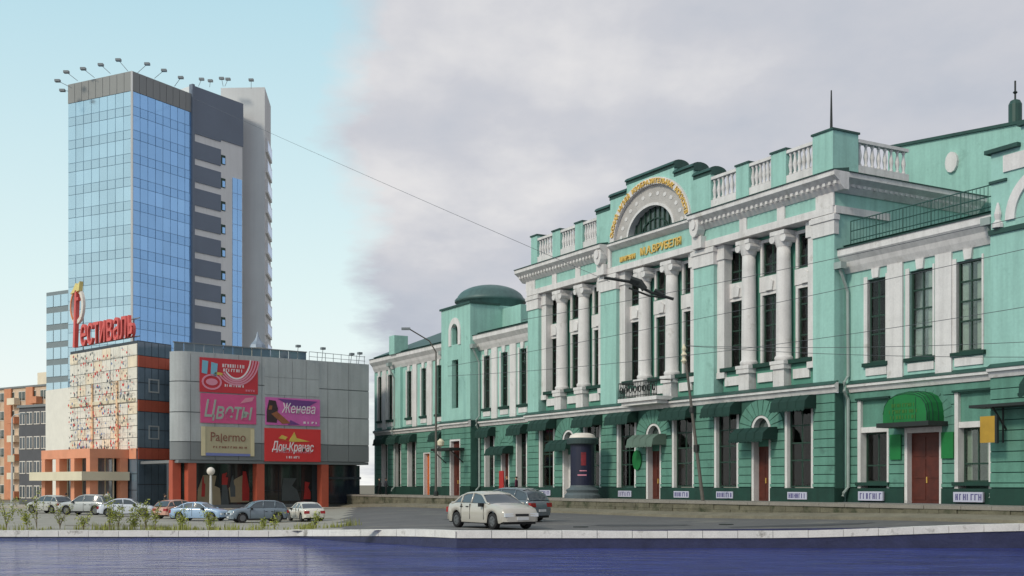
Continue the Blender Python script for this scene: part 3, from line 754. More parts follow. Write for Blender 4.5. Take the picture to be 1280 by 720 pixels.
# --- rear high wall behind the right wing
YR = 13.2
def lx(px, y):      # museum-local x under image column px on plane y
    P = MM @ Vector((0, y, 0)); d = MM.to_3x3() @ Vector((1, 0, 0)); return px_on((P.x, P.y), (d.x, d.y), px)
def lz(py, x, y): return zat(py, (MM @ Vector((x, y, 0))).y)-MUS_Z
xa, xb = lx(1110, YR), lx(1275, YR); za, zb_ = lz(186, xa, YR), lz(156, xb, YR)
mp('rear_wall', MB().prism([(xa, 8), (xb+8, 8), (xb+8, zb_-1.5), (xb+.5, zb_), (xa, za)], YR, YR+6), m_green)
mp('rear_wall_cap', MB().prism([(xa-.1, za), (xb+.5, zb_), (xb+.5, zb_+.2), (xa-.1, za+.2)], YR-.15, YR+6.1), m_roof)
xo = lx(1191, YR); zo = lz(203, xo, YR)
mp('wall_medallion', MB().prism([(xo+.5*math.cos(a), zo+.7*math.sin(a)) for a in [2*math.pi*k/12 for k in range(12)]], YR-.2, YR-.01), m_white)
xv = lx(1269, YR+1); zv = lz(157, xv, YR+1)
vt = mp('vent_stack', MB().lathe([(.42, -.6), (.42, 1.35), (.3, 1.6), (.08, 1.7)], xv, YR+1, 14), m_roof)
for v in vt.data.vertices: v.co.z += zv
part('finial', MB().tube([(xv, YR+1, zv+1.6), (xv, YR+1, zv+2.9)], .06).lathe([(.02, zv+2.0), (.16, zv+2.15), (.02, zv+2.3)], xv, YR+1, 8), m_iron, vt, MM)
# --- right wing upper floor
def wing_upper(x0, x1, wins, pils, z0=8.25, z1=13.2, big=False, ww=None, rail=False, deep=10.0, ridge=17.0):
    y = 1.0
    o = [(a, b, z0, z1) for a, b in wins]
    wb = MB(); wall_boxes(wb, x0, x1, BELT1, 13.8, y, y+.7, o); mp('upper_wall', wb, m_green)
    for a, b in wins:
        window((a+b)/2, z0+.03, y+.22, b-a-.06, z1-z0-.06, 2, 4, big=big)
        mp('window_jamb', MB().box(a-.28, a, y-.05, y+.5, z0-.1, z1+.18).box(b, b+.12, y-.05, y+.5, z0-.1, z1+.18), m_white)
        mp('keystone', MB().prism([((a+b)/2-.22, z1+.02), ((a+b)/2+.22, z1+.02), ((a+b)/2+.3, 13.78), ((a+b)/2-.3, 13.78)], y-.16, y), m_white)
        mp('sill', MB().box(a-.3, b+.25, y-.2, y+.5, z0-.22, z0-.001), m_plinth)
        mp('apron_panel', MB().box(a-.1, b+.1, y-.08, y, 7.5, 7.95), m_white)
    for a, b in pils: mp('pilaster', MB().box(a, b, y-.14, y, BELT1+.02, 13.8), m_white)
    cornice(x0, x1, y, 13.8, 15.2, .75, dent=False)
    mp('wing_roof', MB().xprism([(y+.3, 15.2), (y+deep, 15.2), (y+deep, ridge), (y-.3, 15.49)][::-1], x0, x1), m_roof)
    mp('rear_body', MB().box(x0, x1, y+1.9, y+deep, 0, 15.15), m_green)
wing_upper(-13.05, -2.0, [(-11.35, -9.95), (-8.2, -6.55), (-4.95, -3.3)], [(-9.75, -8.62), (-6.3, -5.2)], big=True, ridge=16.2)
wing_upper(WING_L[0], WING_L[1], [(-59.2, -58.0), (-55.9, -54.6), (-52.5, -51.2)], [(-57.55, -56.5), (-54.1, -53.0)], ridge=16.3)
wing_upper(FAR[0], FAR[1], [(-84.4, -83.4), (-81.6, -80.4), (-76.6, -75.4), (-73.0, -71.8), (-69.4, -68.2)], [(-83.0, -82.0), (-75.0, -74.0), (-71.4, -70.3)], ridge=19.6)
mp('party_wall', MB().box(-79.1, -77.7, -.0, 1.6, 15.2, 17.2).box(-79.1, -77.7, .7, 1.0, 7.2, 13.8), m_green)
mp('end_wall', MB().box(FAR[0]-.3, FAR[0]-.001, 1.0, 11, 0, 15.3), m_green)
# roof railing on the right wing
rr = MB()
for z in (15.75, 16.3, 16.9): rr.tube([(-12.6, .9, z), (-2.6, .9, z)], .035, 5)
for k in range(41): xx = -12.6+k*.25; rr.tube([(xx, .9, 15.3), (xx, .9, 16.9)], .022 if k % 8 else .05, 4)
mp('roof_railing', rr, mat('railing_green', lin(40, 80, 74), .6, .1))
# downpipes
def downpipe(x, y, z1=15.0):
    mp('downpipe', MB().tube([(x, y-.85, z1), (x, y-.2, z1-1.3), (x, y-.16, 7.6), (x, y-.5, 7.2), (x, y-.5, 6.7), (x, y-.16, 6.2), (x, y-.16, .9), (x-.1, y-.45, .55), (x-.1, y-.5, .35)], .1, 8).box(x-.3, x+.3, y-1.05, y-.6, z1, z1+.4), m_pipe)
downpipe(-12.75, 1.0, 14.0); downpipe(-2.3, 1.0, 14.6); downpipe(-59.85, 1.0, 14.0); downpipe(-66.6, 1.0, 14.0); downpipe(-79.5, 1.0, 14)
# right end block
mp('block_wall', MB().box(BLK[0], BLK[1], 0, 9, BELT1, 14.0).box(BLK[0]+.02, BLK[1], .03, 9, 14.25, 16.7).box(BLK[0]+.02, BLK[1], .03, 9, 16.7, 18.2), m_green)
mp('block_string', MB().box(BLK[0]-.05, BLK[1], -.12, 9, 14.0, 14.25).box(BLK[0]-.04, BLK[0]+1.0, -.09, 8.9, 16.65, 16.78), m_roof)
mp('block_cap', MB().prism([(BLK[0]-.2, 18.2), (-.2, 18.2), (-.2, 18.4), (BLK[0]-.2, 18.4)], -.25, 9), m_roof)
mp('block_gable', MB().box(-.2, BLK[1], .03, 9, 18.2, 19.2), m_green); mp('block_cap', MB().box(-.28, BLK[1], -.2, 9, 19.2, 19.42), m_roof)
mp('block_arch', MB().ring(1.2, 14.6, 1.7, 1.9, 2.25, 2.4, -.1, .2, 0, math.pi, 24), m_white)
mp('block_panel', MB().box(-1.2, BLK[1], -.06, .03, 17.1, 17.95), m_white)
mp('block_finial', MB().lathe([(.3, 14.3), (.3, 14.5), (.14, 14.7), (.2, 15.0), (.05, 15.6)], -1.5, -.05, 10), m_white)
# dome block
tw = MB(); wall_boxes(tw, TOW[0], TOW[1], BELT1, 18.3, 0, .7, [(-64.0, -62.6, 8.5, 13.2), (-63.9, -62.7, 14.7, 16.6)]); mp('dome_block_wall', tw, m_green)
mp('dome_block_flank', MB().box(TOW[1]-.6, TOW[1]-.002, .7, 7, 7.2, 18.3).box(TOW[0]+.002, TOW[0]+.6, .7, 7, 0, 18.3), m_green)
mp('dome_block_body', MB().box(TOW[0]-.5, TOW[1]+3.5, 3.5, 12, 14, 18.0), m_green)
mp('dome_block_cap', MB().box(TOW[0]-.15, TOW[1]+.15, -.15, 3.2, 18.3, 18.48), m_roof)
window(-63.3, 8.55, .5, 1.3, 4.6, 2, 4); window(-63.3, 14.72, .5, 1.15, 1.85, 2, 2)
mp('niche_trim', MB().ring(-63.3, 15.9, .75, .8, 1.25, 1.4, -.1, .3, 0, math.pi, 16).box(-64.55, -64.05, -.1, 0, 14.6, 15.9).box(-62.55, -62.05, -.1, 0, 14.6, 15.9), m_white)
YD = 7.5
cxd = lx(613, YD); Yd = (MM @ Vector((cxd, YD, 0))).y; rd = 43/FPX*Yd*.98
zd0 = lz(376, cxd, YD); zd1 = lz(357, cxd, YD)
dm = MB(); dm.lathe([(rd*1.0, zd0-1.2), (rd*1.0, zd0-.3), (rd*1.06, zd0-.25), (rd*1.06, zd0)]+[(rd*math.cos(a), zd0+(zd1-zd0)*math.sin(a)) for a in [math.pi/2*k/10 for k in range(1, 11)]], cxd, YD, 28); dm.smooth = True
mp('dome', dm, m_roofl)
mp('dome_drum', MB().lathe([(rd*.97, 15), (rd*.97, zd0-1.19)], cxd, YD, 28), m_roof)

# ------------------------------------------------------------------ flagpole on the museum corner
fp = tag(put('flagpole', MB().tube([(0, 0, 0), (0, 0, 2.6)], .09, 8, .04).lathe([(.16, 0), (.16, .08)], n=10).mesh('flagpole', m_iron), None, MM @ T(-13.9, .6, 22.52)), 'short dark flagpole rising from the green corner parapet pier', 'flagpole')

# ------------------------------------------------------------------ shopping centre and tower (the other side of the street)
m_alu = mat('aluminium_panel', lin(168, 172, 173), .5, .08, .4, spec=.5, streak=.12, fine=.03)
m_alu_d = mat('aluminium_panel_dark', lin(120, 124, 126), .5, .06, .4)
m_alu_gap = mat('panel_joint', lin(118, 124, 126), .7, .05)
m_mglass = glass_mat('smoked_glass', lin(98, 116, 130), .06, .9, .2)
m_mframe = mat('dark_mullion', lin(58, 66, 74), .6, .05)
m_red = mat('terracotta_panel', lin(176, 84, 62), .7, .1, .7)
m_brick = mat('terracotta_render', lin(220, 150, 118), .8, .1, .7)
m_cream = mat('cream_panel', lin(232, 218, 194), .75, .08, .6)
m_cream2 = mat('cream_slab', lin(218, 208, 182), .75, .06, .6)
m_glow = glass_mat('sunlit_glass', lin(224, 218, 204), .12, .7, .1)  # sunlight and reflected sky on the front are put into this colour
m_shop = glass_mat('shop_glass', lin(54, 54, 54), .05, .7, .25, .4)
m_tgl = mat('tower_glass_lit', lin(190, 214, 226), .14, .06, .12, metal=.65)  # left face: sunlight and pale sky reflection put into the glass colour
m_tgr = mat('tower_glass_shaded', lin(156, 204, 250), .14, .08, .12, metal=.65)  # right faces: bluish shade and reflection put into the glass colour
m_tsp = mat('tower_spandrel_lit', lin(180, 204, 216), .2, .06, .12, metal=.6)  # spandrels toned like the lit left face
m_tspb = mat('tower_spandrel_shaded', lin(150, 198, 244), .2, .06, .12, metal=.6)  # same spandrels, bluish shade of the right face put into the colour
m_tframe = mat('tower_mullion', lin(128, 158, 178), .5, .05)
m_tgrey = mat('tower_cladding', lin(200, 202, 202), .7, .05, .2, streak=.05)
m_tlight = mat('tower_render', lin(224, 224, 222), .8, .05, .2, streak=.06)
m_tdark = mat('tower_dark_cladding', lin(114, 124, 138), .7, .06, .2)

# --- tower
TA = XY(165, 145.0); TL = XY(85.5, 150.0); TRt = XY(239.5, 153.5)
ZT = zat(90.5, 145.0)
tower = thing('office_tower', 'tall glass tower with blue curtain walls and grey roof band behind the shopping centre', 'tower', T(TA[0], TA[1], 0))
ML, MR = frame(TL, TA), frame(TA, TRt)
wL, wR = math.dist(TL, TA), math.dist(TA, TRt)
TB = (TL[0]+TRt[0]-TA[0], TL[1]+TRt[1]-TA[1])
part('core', MB().plan([TL, TA, TRt, TB], 0, ZT-.02), m_tframe, tower, I4)
ZG = zat(113.5, 145.0)
def band(Mf, w, ncol, z0, z1, m, y=-.1):
    for k in range(ncol): part('cladding_panel', MB().box(w*k/ncol+.03, w*(k+1)/ncol-.03, y, .01, z0, z1), m, tower, Mf)
m_tband = mat('tower_roof_band', lin(142, 144, 142), .7, .05, .2)
band(ML, wL, 9, ZG, ZT+.15, m_tband); band(MR, wR, 9, ZG, ZT+.15, m_tband)
FH = (ZG-16.0)/12; FLO = [16.0+FH*k for k in range(12)]
for Mf, w, mg, ms in ((ML, wL, m_tgl, m_tsp), (MR, wR, m_tgr, m_tspb)):
    n = 8; pw = w/n
    talls = []
    for q_ in (1.0, .97, 1.02, .93):
        c_ = mg.node_tree.nodes['Principled BSDF'].inputs['Base Color'].default_value
        talls.append(MB().box(.035, pw-.035, -.05, .0, 0, FH*.62-.05).mesh('pane', mat(mg.name+str(q_), tuple(min(1, v*q_) for v in list(c_)[:3]), .1+.05*(q_ < 1), .06, .12, metal=.65)))
    low = MB().box(.05, pw-.05, -.07, .0, 0, FH*.38-.06).mesh('spandrel_pane', ms)
    for f in FLO:
        for k in range(n):
            tilt = Matrix.Rotation(rnd.uniform(-.012, .012), 4, 'Z') @ Matrix.Rotation(rnd.uniform(-.008, .008), 4, 'X')
            put('pane', rnd.choice(talls[:3]+talls), tower, Mf @ T(k*pw, 0, f+FH*.38) @ tilt)
    sp = MB()
    for f in FLO:
        for k in range(n): sp.box(k*pw+.05, (k+1)*pw-.05, -.065, 0, f, f+FH*.38-.06)
    part('spandrel_panes', sp, ms, tower, Mf, kind='stuff')
part('corner_post', MB().box(-.12, .12, -.12, .12, 0, ZT+.15), m_tgrey, tower, T(TA[0], TA[1], 0))
# striped service wing continuing the right-hand face
TC = XY(303, 161.0); MC = frame(TRt, TC); wC = math.dist(TRt, TC); ZC = zat(106.5, 153.5)
back = (TC[0]-6, TC[1]+5); back2 = (TRt[0]-6, TRt[1]+5)
part('service_wing', MB().plan([TRt, TC, back, back2], 0, ZC-.02), m_tlight, tower, I4)
part('edge_fin', MB().box(-.15, .25, -.35, .3, 0, ZC+.1), m_tdark, tower, MC)
def cpx(px): return px_on(TRt, ((TC[0]-TRt[0])/wC, (TC[1]-TRt[1])/wC), px)
x1, x2 = cpx(275.5), cpx(303)
part('dark_crown', MB().box(.26, wC+.06, -.12, .02, zat(163, 153.5), ZC), m_tdark, tower, MC)
part('dark_crown_drop', MB().box(.26, x1, -.115, .02, zat(161, 153.5)-.5, zat(163, 153.5)-.001), m_tdark, tower, MC)
NB = 11; P = 29.2/FPX*154
for k in range(NB):
    zt = zat(177+29.2*k, 154.0); part('dark_band', MB().box(.26, x1, -.12, .02, zt-P*.72, zt), m_tdark, tower, MC)
    wz = zat(190+29.2*k, 156.5)
    w = part('window', MB().box(x1+.05, x1+.85, -.06, .02, wz-1.25, wz), m_wframe, tower, MC); part('pane', MB().box(x1+.3, x1+.78, -.075, -.055, wz-1.15, wz-.35), m_tgr, w, MC)
xs0, xs1 = cpx(290.5), cpx(302)
zs1 = zat(222, 159.5); hh = 2.1; k = 0
while zs1-hh*k > 12:
    for a, b in ((xs0, (xs0+xs1)/2-.03), ((xs0+xs1)/2+.03, xs1)):
        part('stair_pane', MB().box(a, b, -.07, .02, zs1-hh*(k+1)+.06, zs1-hh*k), m_tgr, tower, MC)
    k += 1
# pale lift shaft behind
F0, F1, F2 = XY(276, 163.5), XY(331, 163.2), XY(338.5, 171.5)
ZF = zat(109, 163.2)
part('lift_shaft', MB().plan([F0, F1, F2, (F0[0]-1, F2[1])], 0, ZF), m_tgrey, tower, I4)
MF = frame(F1, F2); wF = math.dist(F1, F2)
for k in range(11): 
    z = zat(180+25*k, 167); f_ = part('window', MB().box(1.0, wF-1.2, -.3, .02, z-1.9, z), m_tlight, tower, MF); part('pane', MB().box(1.3, wF-1.5, -.33, -.29, z-1.6, z-.3), m_tgr, f_, MF)
# lower rear slab at the far side
S0, S1 = XY(58, 156.0), XY(86, 153.5); MSl = frame(S0, S1); wS = math.dist(S0, S1); ZS = zat(366, 156)
part('rear_slab', MB().plan([S0, S1, (S1[0]+8, S1[1]+8), (S0[0]+8, S0[1]+8)], 0, ZS), mat('slab_grey', lin(126, 138, 142), .6, .06), tower, I4)
for r in range(9):
    z = ZS-.5-r*2.3
    for c in range(3): part('slab_pane', MB().box(wS*c/3+.08, wS*(c+1)/3-.08, -.07, .02, z-1.5, z), m_tgl, tower, MSl)
# roof floodlights on arms
m_steel = mat('steel_grey', lin(120, 128, 132), .5, .05)
fl = [(72, 101, 90, 108), (83, 90, 97, 99), (104, 86, 118, 95), (126, 81, 138, 90), (148, 75, 160, 87), (184, 80, 172, 89), (205, 88, 193, 96), (226, 97, 218, 106), (252, 99, 248, 106), (263, 101, 262, 107), (277, 98, 279, 106), (285, 99, 281, 106), (314, 100, 314, 109), (78, 113, 86, 112)]
for i, (hx, hy, bx_, by_) in enumerate(fl):
    Y = 147 if i < 5 or i == 13 else (148+ (hx-170)/60*4)
    if hx > 240: Y = 161
    a = XY(hx, Y); b = XY(bx_, Y); za, zb2 = zat(hy, Y), zat(by_+2, Y)
    o = part('floodlight', MB().box(a[0]-.32, a[0]+.32, Y-.25, Y+.25, za-.14, za+.14), m_steel, tower, I4)
    part('arm', MB().tube([(a[0], Y, za), (b[0], Y, zb2)], .035, 5), m_steel, o, I4)

# --- shopping centre
K0, K1 = XY(88, 132.8), XY(172, 122.0); KL = frame(K0, K1); wK = math.dist(K0, K1); ZK = 17.5
K2 = XY(214, 126.0); KR = frame(K1, K2); wKR = math.dist(K1, K2)
mall = thing('shopping_centre', 'grey panelled shopping centre with confetti patterned entrance front and terracotta portico', 'building', T(K1[0], K1[1], 0))
part('corner_block', MB().plan([K0, K1, K2, (K2[0]-11, K2[1]+10)], 0, ZK), m_mframe, mall, I4)
# dark glazed flank with terracotta bands
nc, nr = 5, 12
bands = [(z-.58, z+.58) for z in (15.35, 10.75, 5.75)]
zz = 0.25; cells = []
levels = [.3, 2.6, 5.1]; 
segs = [(.3, 2.5), (2.58, 5.1), (6.4, 8.2), (8.28, 10.1), (11.4, 13.1), (13.18, 14.7), (16.0, 17.4)]
for a, b in segs:
    for c in range(nc): part('flank_pane', MB().box(wKR*c/nc+.04, wKR*(c+1)/nc-.04, -.06, .02, a, b), m_mglass, mall, KR)
for a, b in bands:
    for c in range(nc): part('terracotta_band', MB().box(wKR*c/nc+.015, wKR*(c+1)/nc-.015, -.09, .02, a, b), m_red, mall, KR)
for z in (12.9, 8.0):
    f = MB(); cx0 = wKR*.46; s = .72
    f.box(cx0-s, cx0+s, -.12, -.06, z-s, z-s+.14).box(cx0-s, cx0+s, -.12, -.06, z+s-.14, z+s).box(cx0-s, cx0-s+.14, -.12, -.06, z-s+.14, z+s-.14).box(cx0+s-.14, cx0+s, -.12, -.06, z-s+.14, z+s-.14)
    part('square_frame', f, m_alu, mall, KR)
# confetti front: grid panels, sunlight put into their pale colours, pilaster strips, coloured chips
nr2 = 9; nc2 = 8; zf0, zf1 = 6.2, 17.2
for r in range(nr2):
    for c in range(nc2):
        part('front_panel', MB().box(wK*c/nc2+.03, wK*(c+1)/nc2-.03, -.06-rnd.uniform(0, .02), .02, zf0+(zf1-zf0)*r/nr2+.03, zf0+(zf1-zf0)*(r+1)/nr2-.03), m_glow if (r*3+c) % 4 else m_cream, mall, KL)
for xx in (wK*.36, wK*.73): part('pilaster_strip', MB().prism([(xx-.26, 5.9), (xx+.26, 5.9), (xx+.14, 13.5), (xx-.14, 13.5)], -.22, -.09), mat('peach_strip', lin(232, 196, 160), .8, .06), mall, KL)
part('cornice_strip', MB().box(-.05, wK-.3, -.2, -.09, 11.2, 11.55), m_cream2, mall, KL)
chips = {'red': MB(), 'dark': MB(), 'blue': MB()}
r3 = random.Random(5)
for k in range(340):
    x = r3.uniform(.5, wK-.5); z = zf0+.2+(zf1-zf0-.5)*r3.random()**1.25
    s = r3.uniform(.08, .16); c = r3.choice(['red', 'red', 'dark', 'dark', 'blue']); y0 = -.32-r3.random()*.2
    chips[c].prism([(x-s, z), (x, z-s*1.2), (x+s, z), (x, z+s*1.2)], y0, y0+.03)
for n_, c in (('red', lin(206, 60, 54)), ('dark', lin(74, 80, 84)), ('blue', lin(96, 120, 168))):
    part('confetti_chips', chips[n_], mat('chip_'+n_, c, .5, 0), mall, KL, kind='stuff', label=n_+' diamond chips hung over the entrance front')
fr_ = MB()
for c in range(1, 10): fr_.tube([(wK*c/10, -.3, zf0), (wK*c/10, -.3, 17.0)], .012, 4)
for r in range(8): fr_.tube([(.1, -.3, zf0+.4+r*1.35), (wK-.1, -.3, zf0+.4+r*1.35)], .012, 4)
part('chip_net', fr_, m_steel, mall, KL, kind='stuff')
for r, (a, b) in enumerate(((.25, 1.9), (1.98, 3.6), (3.68, 6.0))):
    for c in range(7): part('entrance_pane', MB().box(wK*c/7+.05, wK*(c+1)/7-.05, -.06, .02, a, b), m_mglass, mall, KL)
# low white wing to the far side
W0 = XY(57, 137.5); MWg = frame(W0, K0); wW = math.dist(W0, K0)
part('white_wing', MB().plan([W0, K0, (K0[0]+6, K0[1]+7), (W0[0]+6, W0[1]+7)], 0, zat(487, 136)), mat('white_render', lin(226, 222, 212), .85, .05), mall, I4)
# portico
PY = -4.4
def kx(px, y):
    P = KL @ Vector((0, y, 0)); d = KL.to_3x3() @ Vector((1, 0, 0)); return px_on((P.x, P.y), (d.x, d.y), px)
pa, pb = kx(54, PY), kx(110, PY)
Yp = (KL @ Vector(((pa+pb)/2, PY, 0))).y
zc0, zc1, ztop = 2.95, 3.85, zat(562, Yp)
npil = 4
for k in range(npil):
    xx = pa+(pb-pa)*k/(npil-1)
    part('portico_column', MB().box(xx-.42, xx+.42, PY, PY+.85, 0, ztop-.95), m_brick, mall, KL)
part('portico_beam', MB().box(pa-.45, pb+.45, PY-.02, PY+.9, ztop-.95, ztop), m_brick, mall, KL)
part('portico_side_beam', MB().box(pb-.45, pb+.46, PY+.9, -.1, ztop-.95, ztop-.01), m_brick, mall, KL)
part('portico_side_column', MB().box(pb-.4, pb+.42, -1.1, -.25, 0, ztop-.95), m_brick, mall, KL)
part('portico_roof', MB().box(pa-.4, pb+.4, PY+.9, -.1, ztop-.6, ztop-.1), m_brick, mall, KL)
part('portico_back', MB().box(pa-.3, pb-.46, -1.6, -1.45, .2, ztop-.6), m_mglass, mall, KL)
for k in range(7): part('portico_mullion', MB().box(pa+(pb-pa)*k/6-.06, pa+(pb-pa)*k/6+.06, -1.7, -1.6, .2, ztop-.61), m_cream2, mall, KL)
part('canopy_slab', MB().box(pa-1.0, pb+.9, PY-1.1, -.3, zc0, zc1), m_cream2, mall, KL)
part('red_band_low', MB().box(pb+.5, wK-.05, -.16, -.08, 5.2, 6.3), m_brick, mall, KL)
# --- grey panelled box
B0, B1 = XY(238, 115.0), XY(461, 127.5); MBx = frame(B0, B1); wB = math.dist(B0, B1)
ZB0, ZB1 = 4.95, 15.5
arc = [(-1.45*math.sin(a), 1.45*(1-math.cos(a))) for a in [math.pi/2*k/6 for k in range(7)]]
poly = [(wB, .1)]+[(wB, 12), (3.4, 12)]+[(x, y+.06) for x, y in arc[::-1]]
part('box_body', MB().plan(poly, ZB0, ZB1), m_alu_gap, mall, MBx)
part('roof_deck', MB().box(3.5, wB-.2, .4, 12, ZB1, ZB1+.05), m_alu_d, mall, MBx)
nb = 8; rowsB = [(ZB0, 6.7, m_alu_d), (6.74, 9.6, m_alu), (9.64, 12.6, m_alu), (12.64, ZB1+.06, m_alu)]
for c in range(nb):
    for a, b, m_ in rowsB: part('wall_panel', MB().box(wB*c/nb+.02, wB*(c+1)/nb-.02, -.05-rnd.uniform(0, .006), .12, a+.02, b-.02), m_, mall, MBx)
for a, b, m_ in rowsB:      # rounded corner panels
    for j in range(3):
        q = MB(); a0, a1 = math.pi/2*j/3, math.pi/2*(j+1)/3; n = 4; i0 = 0
        for k in range(n+1):
            t = a0+(a1-a0)*k/n; q.v += [(-1.5*math.sin(t)-.02, 1.5*(1-math.cos(t))-.05, a+.02), (-1.5*math.sin(t)-.02, 1.5*(1-math.cos(t))-.05, b-.02)]
        for k in range(n): q.f.append((2*k+2, 2*k, 2*k+1, 2*k+3))
        q.smooth = True; part('corner_panel', q, m_, mall, MBx)
def bx_(px): return px_on(B0, ((B1[0]-B0[0])/wB, (B1[1]-B0[1])/wB), px)
def bY(px): x = bx_(px); return (MBx @ Vector((x, 0, 0))).y
def brect(px0, px1, py0, py1):
    Y = bY((px0+px1)/2); return bx_(px0), bx_(px1), zat(py1, Y), zat(py0, Y)
x0, x1, z0, z1 = brect(330, 399, 451, 495)
wl_ = MB()
for k in range(4): wl_.box(x0+(x1-x0)*k/4+.03, x0+(x1-x0)*(k+1)/4-.03, -.09, -.06, z0+.05, (z0+z1)/2-.03); wl_.box(x0+(x1-x0)*k/4+.03, x0+(x1-x0)*(k+1)/4-.03, -.09, -.06, (z0+z1)/2+.03, z1)
part('blank_hoarding', wl_, m_alu, mall, MBx, kind='stuff')
# ground floor: terracotta columns, shopfront
for px in (226, 241, 326.5, 407): xx = bx_(px); part('terracotta_column', MB().box(xx-.42, xx+.42, -.0+(1.0 if px < 230 else .12), .95+(1.0 if px < 230 else .12), 0, ZB0-.01), m_red, mall, MBx)
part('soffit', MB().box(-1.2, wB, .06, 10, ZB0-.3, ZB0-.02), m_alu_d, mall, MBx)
xe = bx_(404)
for c in range(12):
    a, b = -1.2+(xe+1.2)*c/12, -1.2+(xe+1.2)*(c+1)/12
    for z0, z1 in ((.5, 1.9), (1.96, 4.62)): part('shop_pane', MB().box(a+.04, b-.04, 2.4, 2.46, z0, z1), m_shop, mall, MBx)
part('shop_base', MB().box(-1.2, wB, 2.3, 2.6, 0, .48), m_alu_d, mall, MBx)
part('shop_back', MB().box(-1.2, wB, 2.47, 3.0, .48, ZB0-.31), m_mframe, mall, MBx)
part('dark_gallery', MB().box(xe+.9, wB, 1.9, 2.29, .5, 4.6), glass_mat('gallery_glass', lin(34, 40, 52), .1, .6), mall, MBx)
part('gallery_beam', MB().box(xe+.5, wB, 1.6, 1.89, 3.1, 3.35), m_mframe, mall, MBx)
m_mural = mat('mural_beige', lin(150, 138, 112), .7, .1); m_muralr = mat('mural_red', lin(170, 46, 44), .6, .1); m_murald = mat('mural_slate', lin(78, 86, 88), .7, .1)
def blob(x, z, rx, rz, m_, y=2.36, seed=1):
    r = random.Random(seed); pts = [(x-rx*r.uniform(.7, 1.1), z-rz), (x+rx*r.uniform(.6, 1.1), z-rz), (x+rx*r.uniform(.7, 1.1), z-rz*r.uniform(-.2, .3)), (x+rx*r.uniform(.2, .6), z+rz*r.uniform(.1, .4)), (x+rx*r.uniform(.1, .7), z+rz*r.uniform(.7, 1)), (x-rx*r.uniform(.3, .8), z+rz*r.uniform(.6, 1)), (x-rx*r.uniform(.6, 1), z+rz*r.uniform(-.2, .2))]
    part('window_decal', MB().prism(pts, y, y+.02), m_, mall, MBx)
for i, (px, py, rx, ry, m_) in enumerate(((262, 612, 16, 22, m_mural), (298, 610, 14, 18, m_mural), (281, 614, 5, 18, m_murald), (291, 607, 4, 14, m_murald), (281, 598, 5, 8, m_muralr), (307, 606, 5, 20, m_muralr), (216, 607, 7, 16, m_mural), (254, 607, 3, 14, m_muralr), (362, 610, 14, 16, m_murald), (384, 612, 6, 12, m_muralr))):
    Y = bY(px)+2; P = MBx @ Vector((0, 2.36, 0)); d = MBx.to_3x3() @ Vector((1, 0, 0)); xx = px_on((P.x, P.y), (d.x, d.y), px)
    blob(xx, zat(py, Y), rx/FPX*Y, ry/FPX*Y, m_, 2.36-.002*i, i)
# roof edge
xr = bx_(390)
for k in range(14): part('roof_screen_pane', MB().box(-1.2+(xr+1.2)*k/14+.04, -1.2+(xr+1.2)*(k+1)/14-.04, 1.2, 1.3, ZB1+.06, ZB1+.95), m_mglass, mall, MBx)
part('roof_screen_rail', MB().box(-1.25, xr+.05, 1.15, 1.35, ZB1+.96, ZB1+1.06), m_alu_d, mall, MBx)
rl = MB(); rl.tube([(xr, .6, ZB1+1.0), (wB-.1, .6, ZB1+.9)], .03, 5); rl.tube([(xr, .6, ZB1+.5), (wB-.1, .6, ZB1+.45)], .025, 5)
for k in range(8): xx = xr+(wB-.2-xr)*k/7; rl.tube([(xx, .6, ZB1), (xx, .6, ZB1+1.0)], .03, 5)
part('roof_railing', rl, m_steel, mall, MBx)
for px, py in ((371, 433), (402, 436), (448, 442), (438, 443)):
    xx = bx_(px); Y = bY(px); z = zat(py, Y)
    o = part('floodlight', MB().box(xx-.22, xx+.22, -.5, -.1, z-.12, z+.12), m_steel, mall, MBx); part('arm', MB().tube([(xx, -.3, z), (xx+.3, .5, ZB1+.1)], .03, 5), m_steel, o, MBx)
# small roof lantern
lp = XY(322, 124); zl = ZB1+.0
lan = thing('roof_lantern', 'small white and steel roof lantern with pointed cap on the shopping centre roof', 'lantern', T(lp[0], lp[1], zl+.05))
MLn = T(lp[0], lp[1], zl+.05)
part('lantern_drum', MB().lathe([(.7, 0), (.7, 1.2), (.85, 1.2), (.85, 1.35)], n=8), m_cream2, lan, MLn)
part('lantern_cap', MB().lathe([(.88, 1.351), (.78, 1.7), (.42, 2.1), (.18, 2.5), (.04, 3.1)], n=8), mat('zinc', lin(140, 152, 166), .5, .15, metal=.3), lan, MLn)

# --- rooftop sign
sgn = thing('rooftop_sign', 'red channel letter sign with round crowned emblem on the entrance roof edge', 'sign', KL @ T(wK*.5, .2, ZK))
m_let = mat('sign_red', lin(214, 92, 86), .5, .06); m_letw = mat('sign_white', lin(222, 214, 204), .6, .05); m_ley = mat('sign_yellow', lin(224, 206, 130), .5, .08); m_leo = mat('sign_orange', lin(214, 128, 74), .5, .08)
put_text('естиваль', 4.3, .16, m_let, sgn, KL @ T(wK*.58, -.1, ZK+2.0), bold=.0, fitw=wK*.78)
part('support_frame', MB().tube([(wK*.05, .4, ZK+.5), (wK*.98, .4, ZK+.5)], .07, 5).tube([(wK*.05, .4, ZK+2.4), (wK*.98, .4, ZK+2.4)], .07, 5).tube([(wK*.15, .4, ZK), (wK*.15, .4, ZK+6.5)], .07, 5).tube([(wK*.9, .4, ZK), (wK*.9, .4, ZK+2.4)], .07, 5), m_steel, sgn, KL)
ex, ez = wK*.15, ZK+4.9
part('emblem_ring', MB().ring(ex, ez, 1.2, 1.55, 1.62, 2.0, -.4, -.1, 0, 2*math.pi, 28), m_letw, sgn, KL)
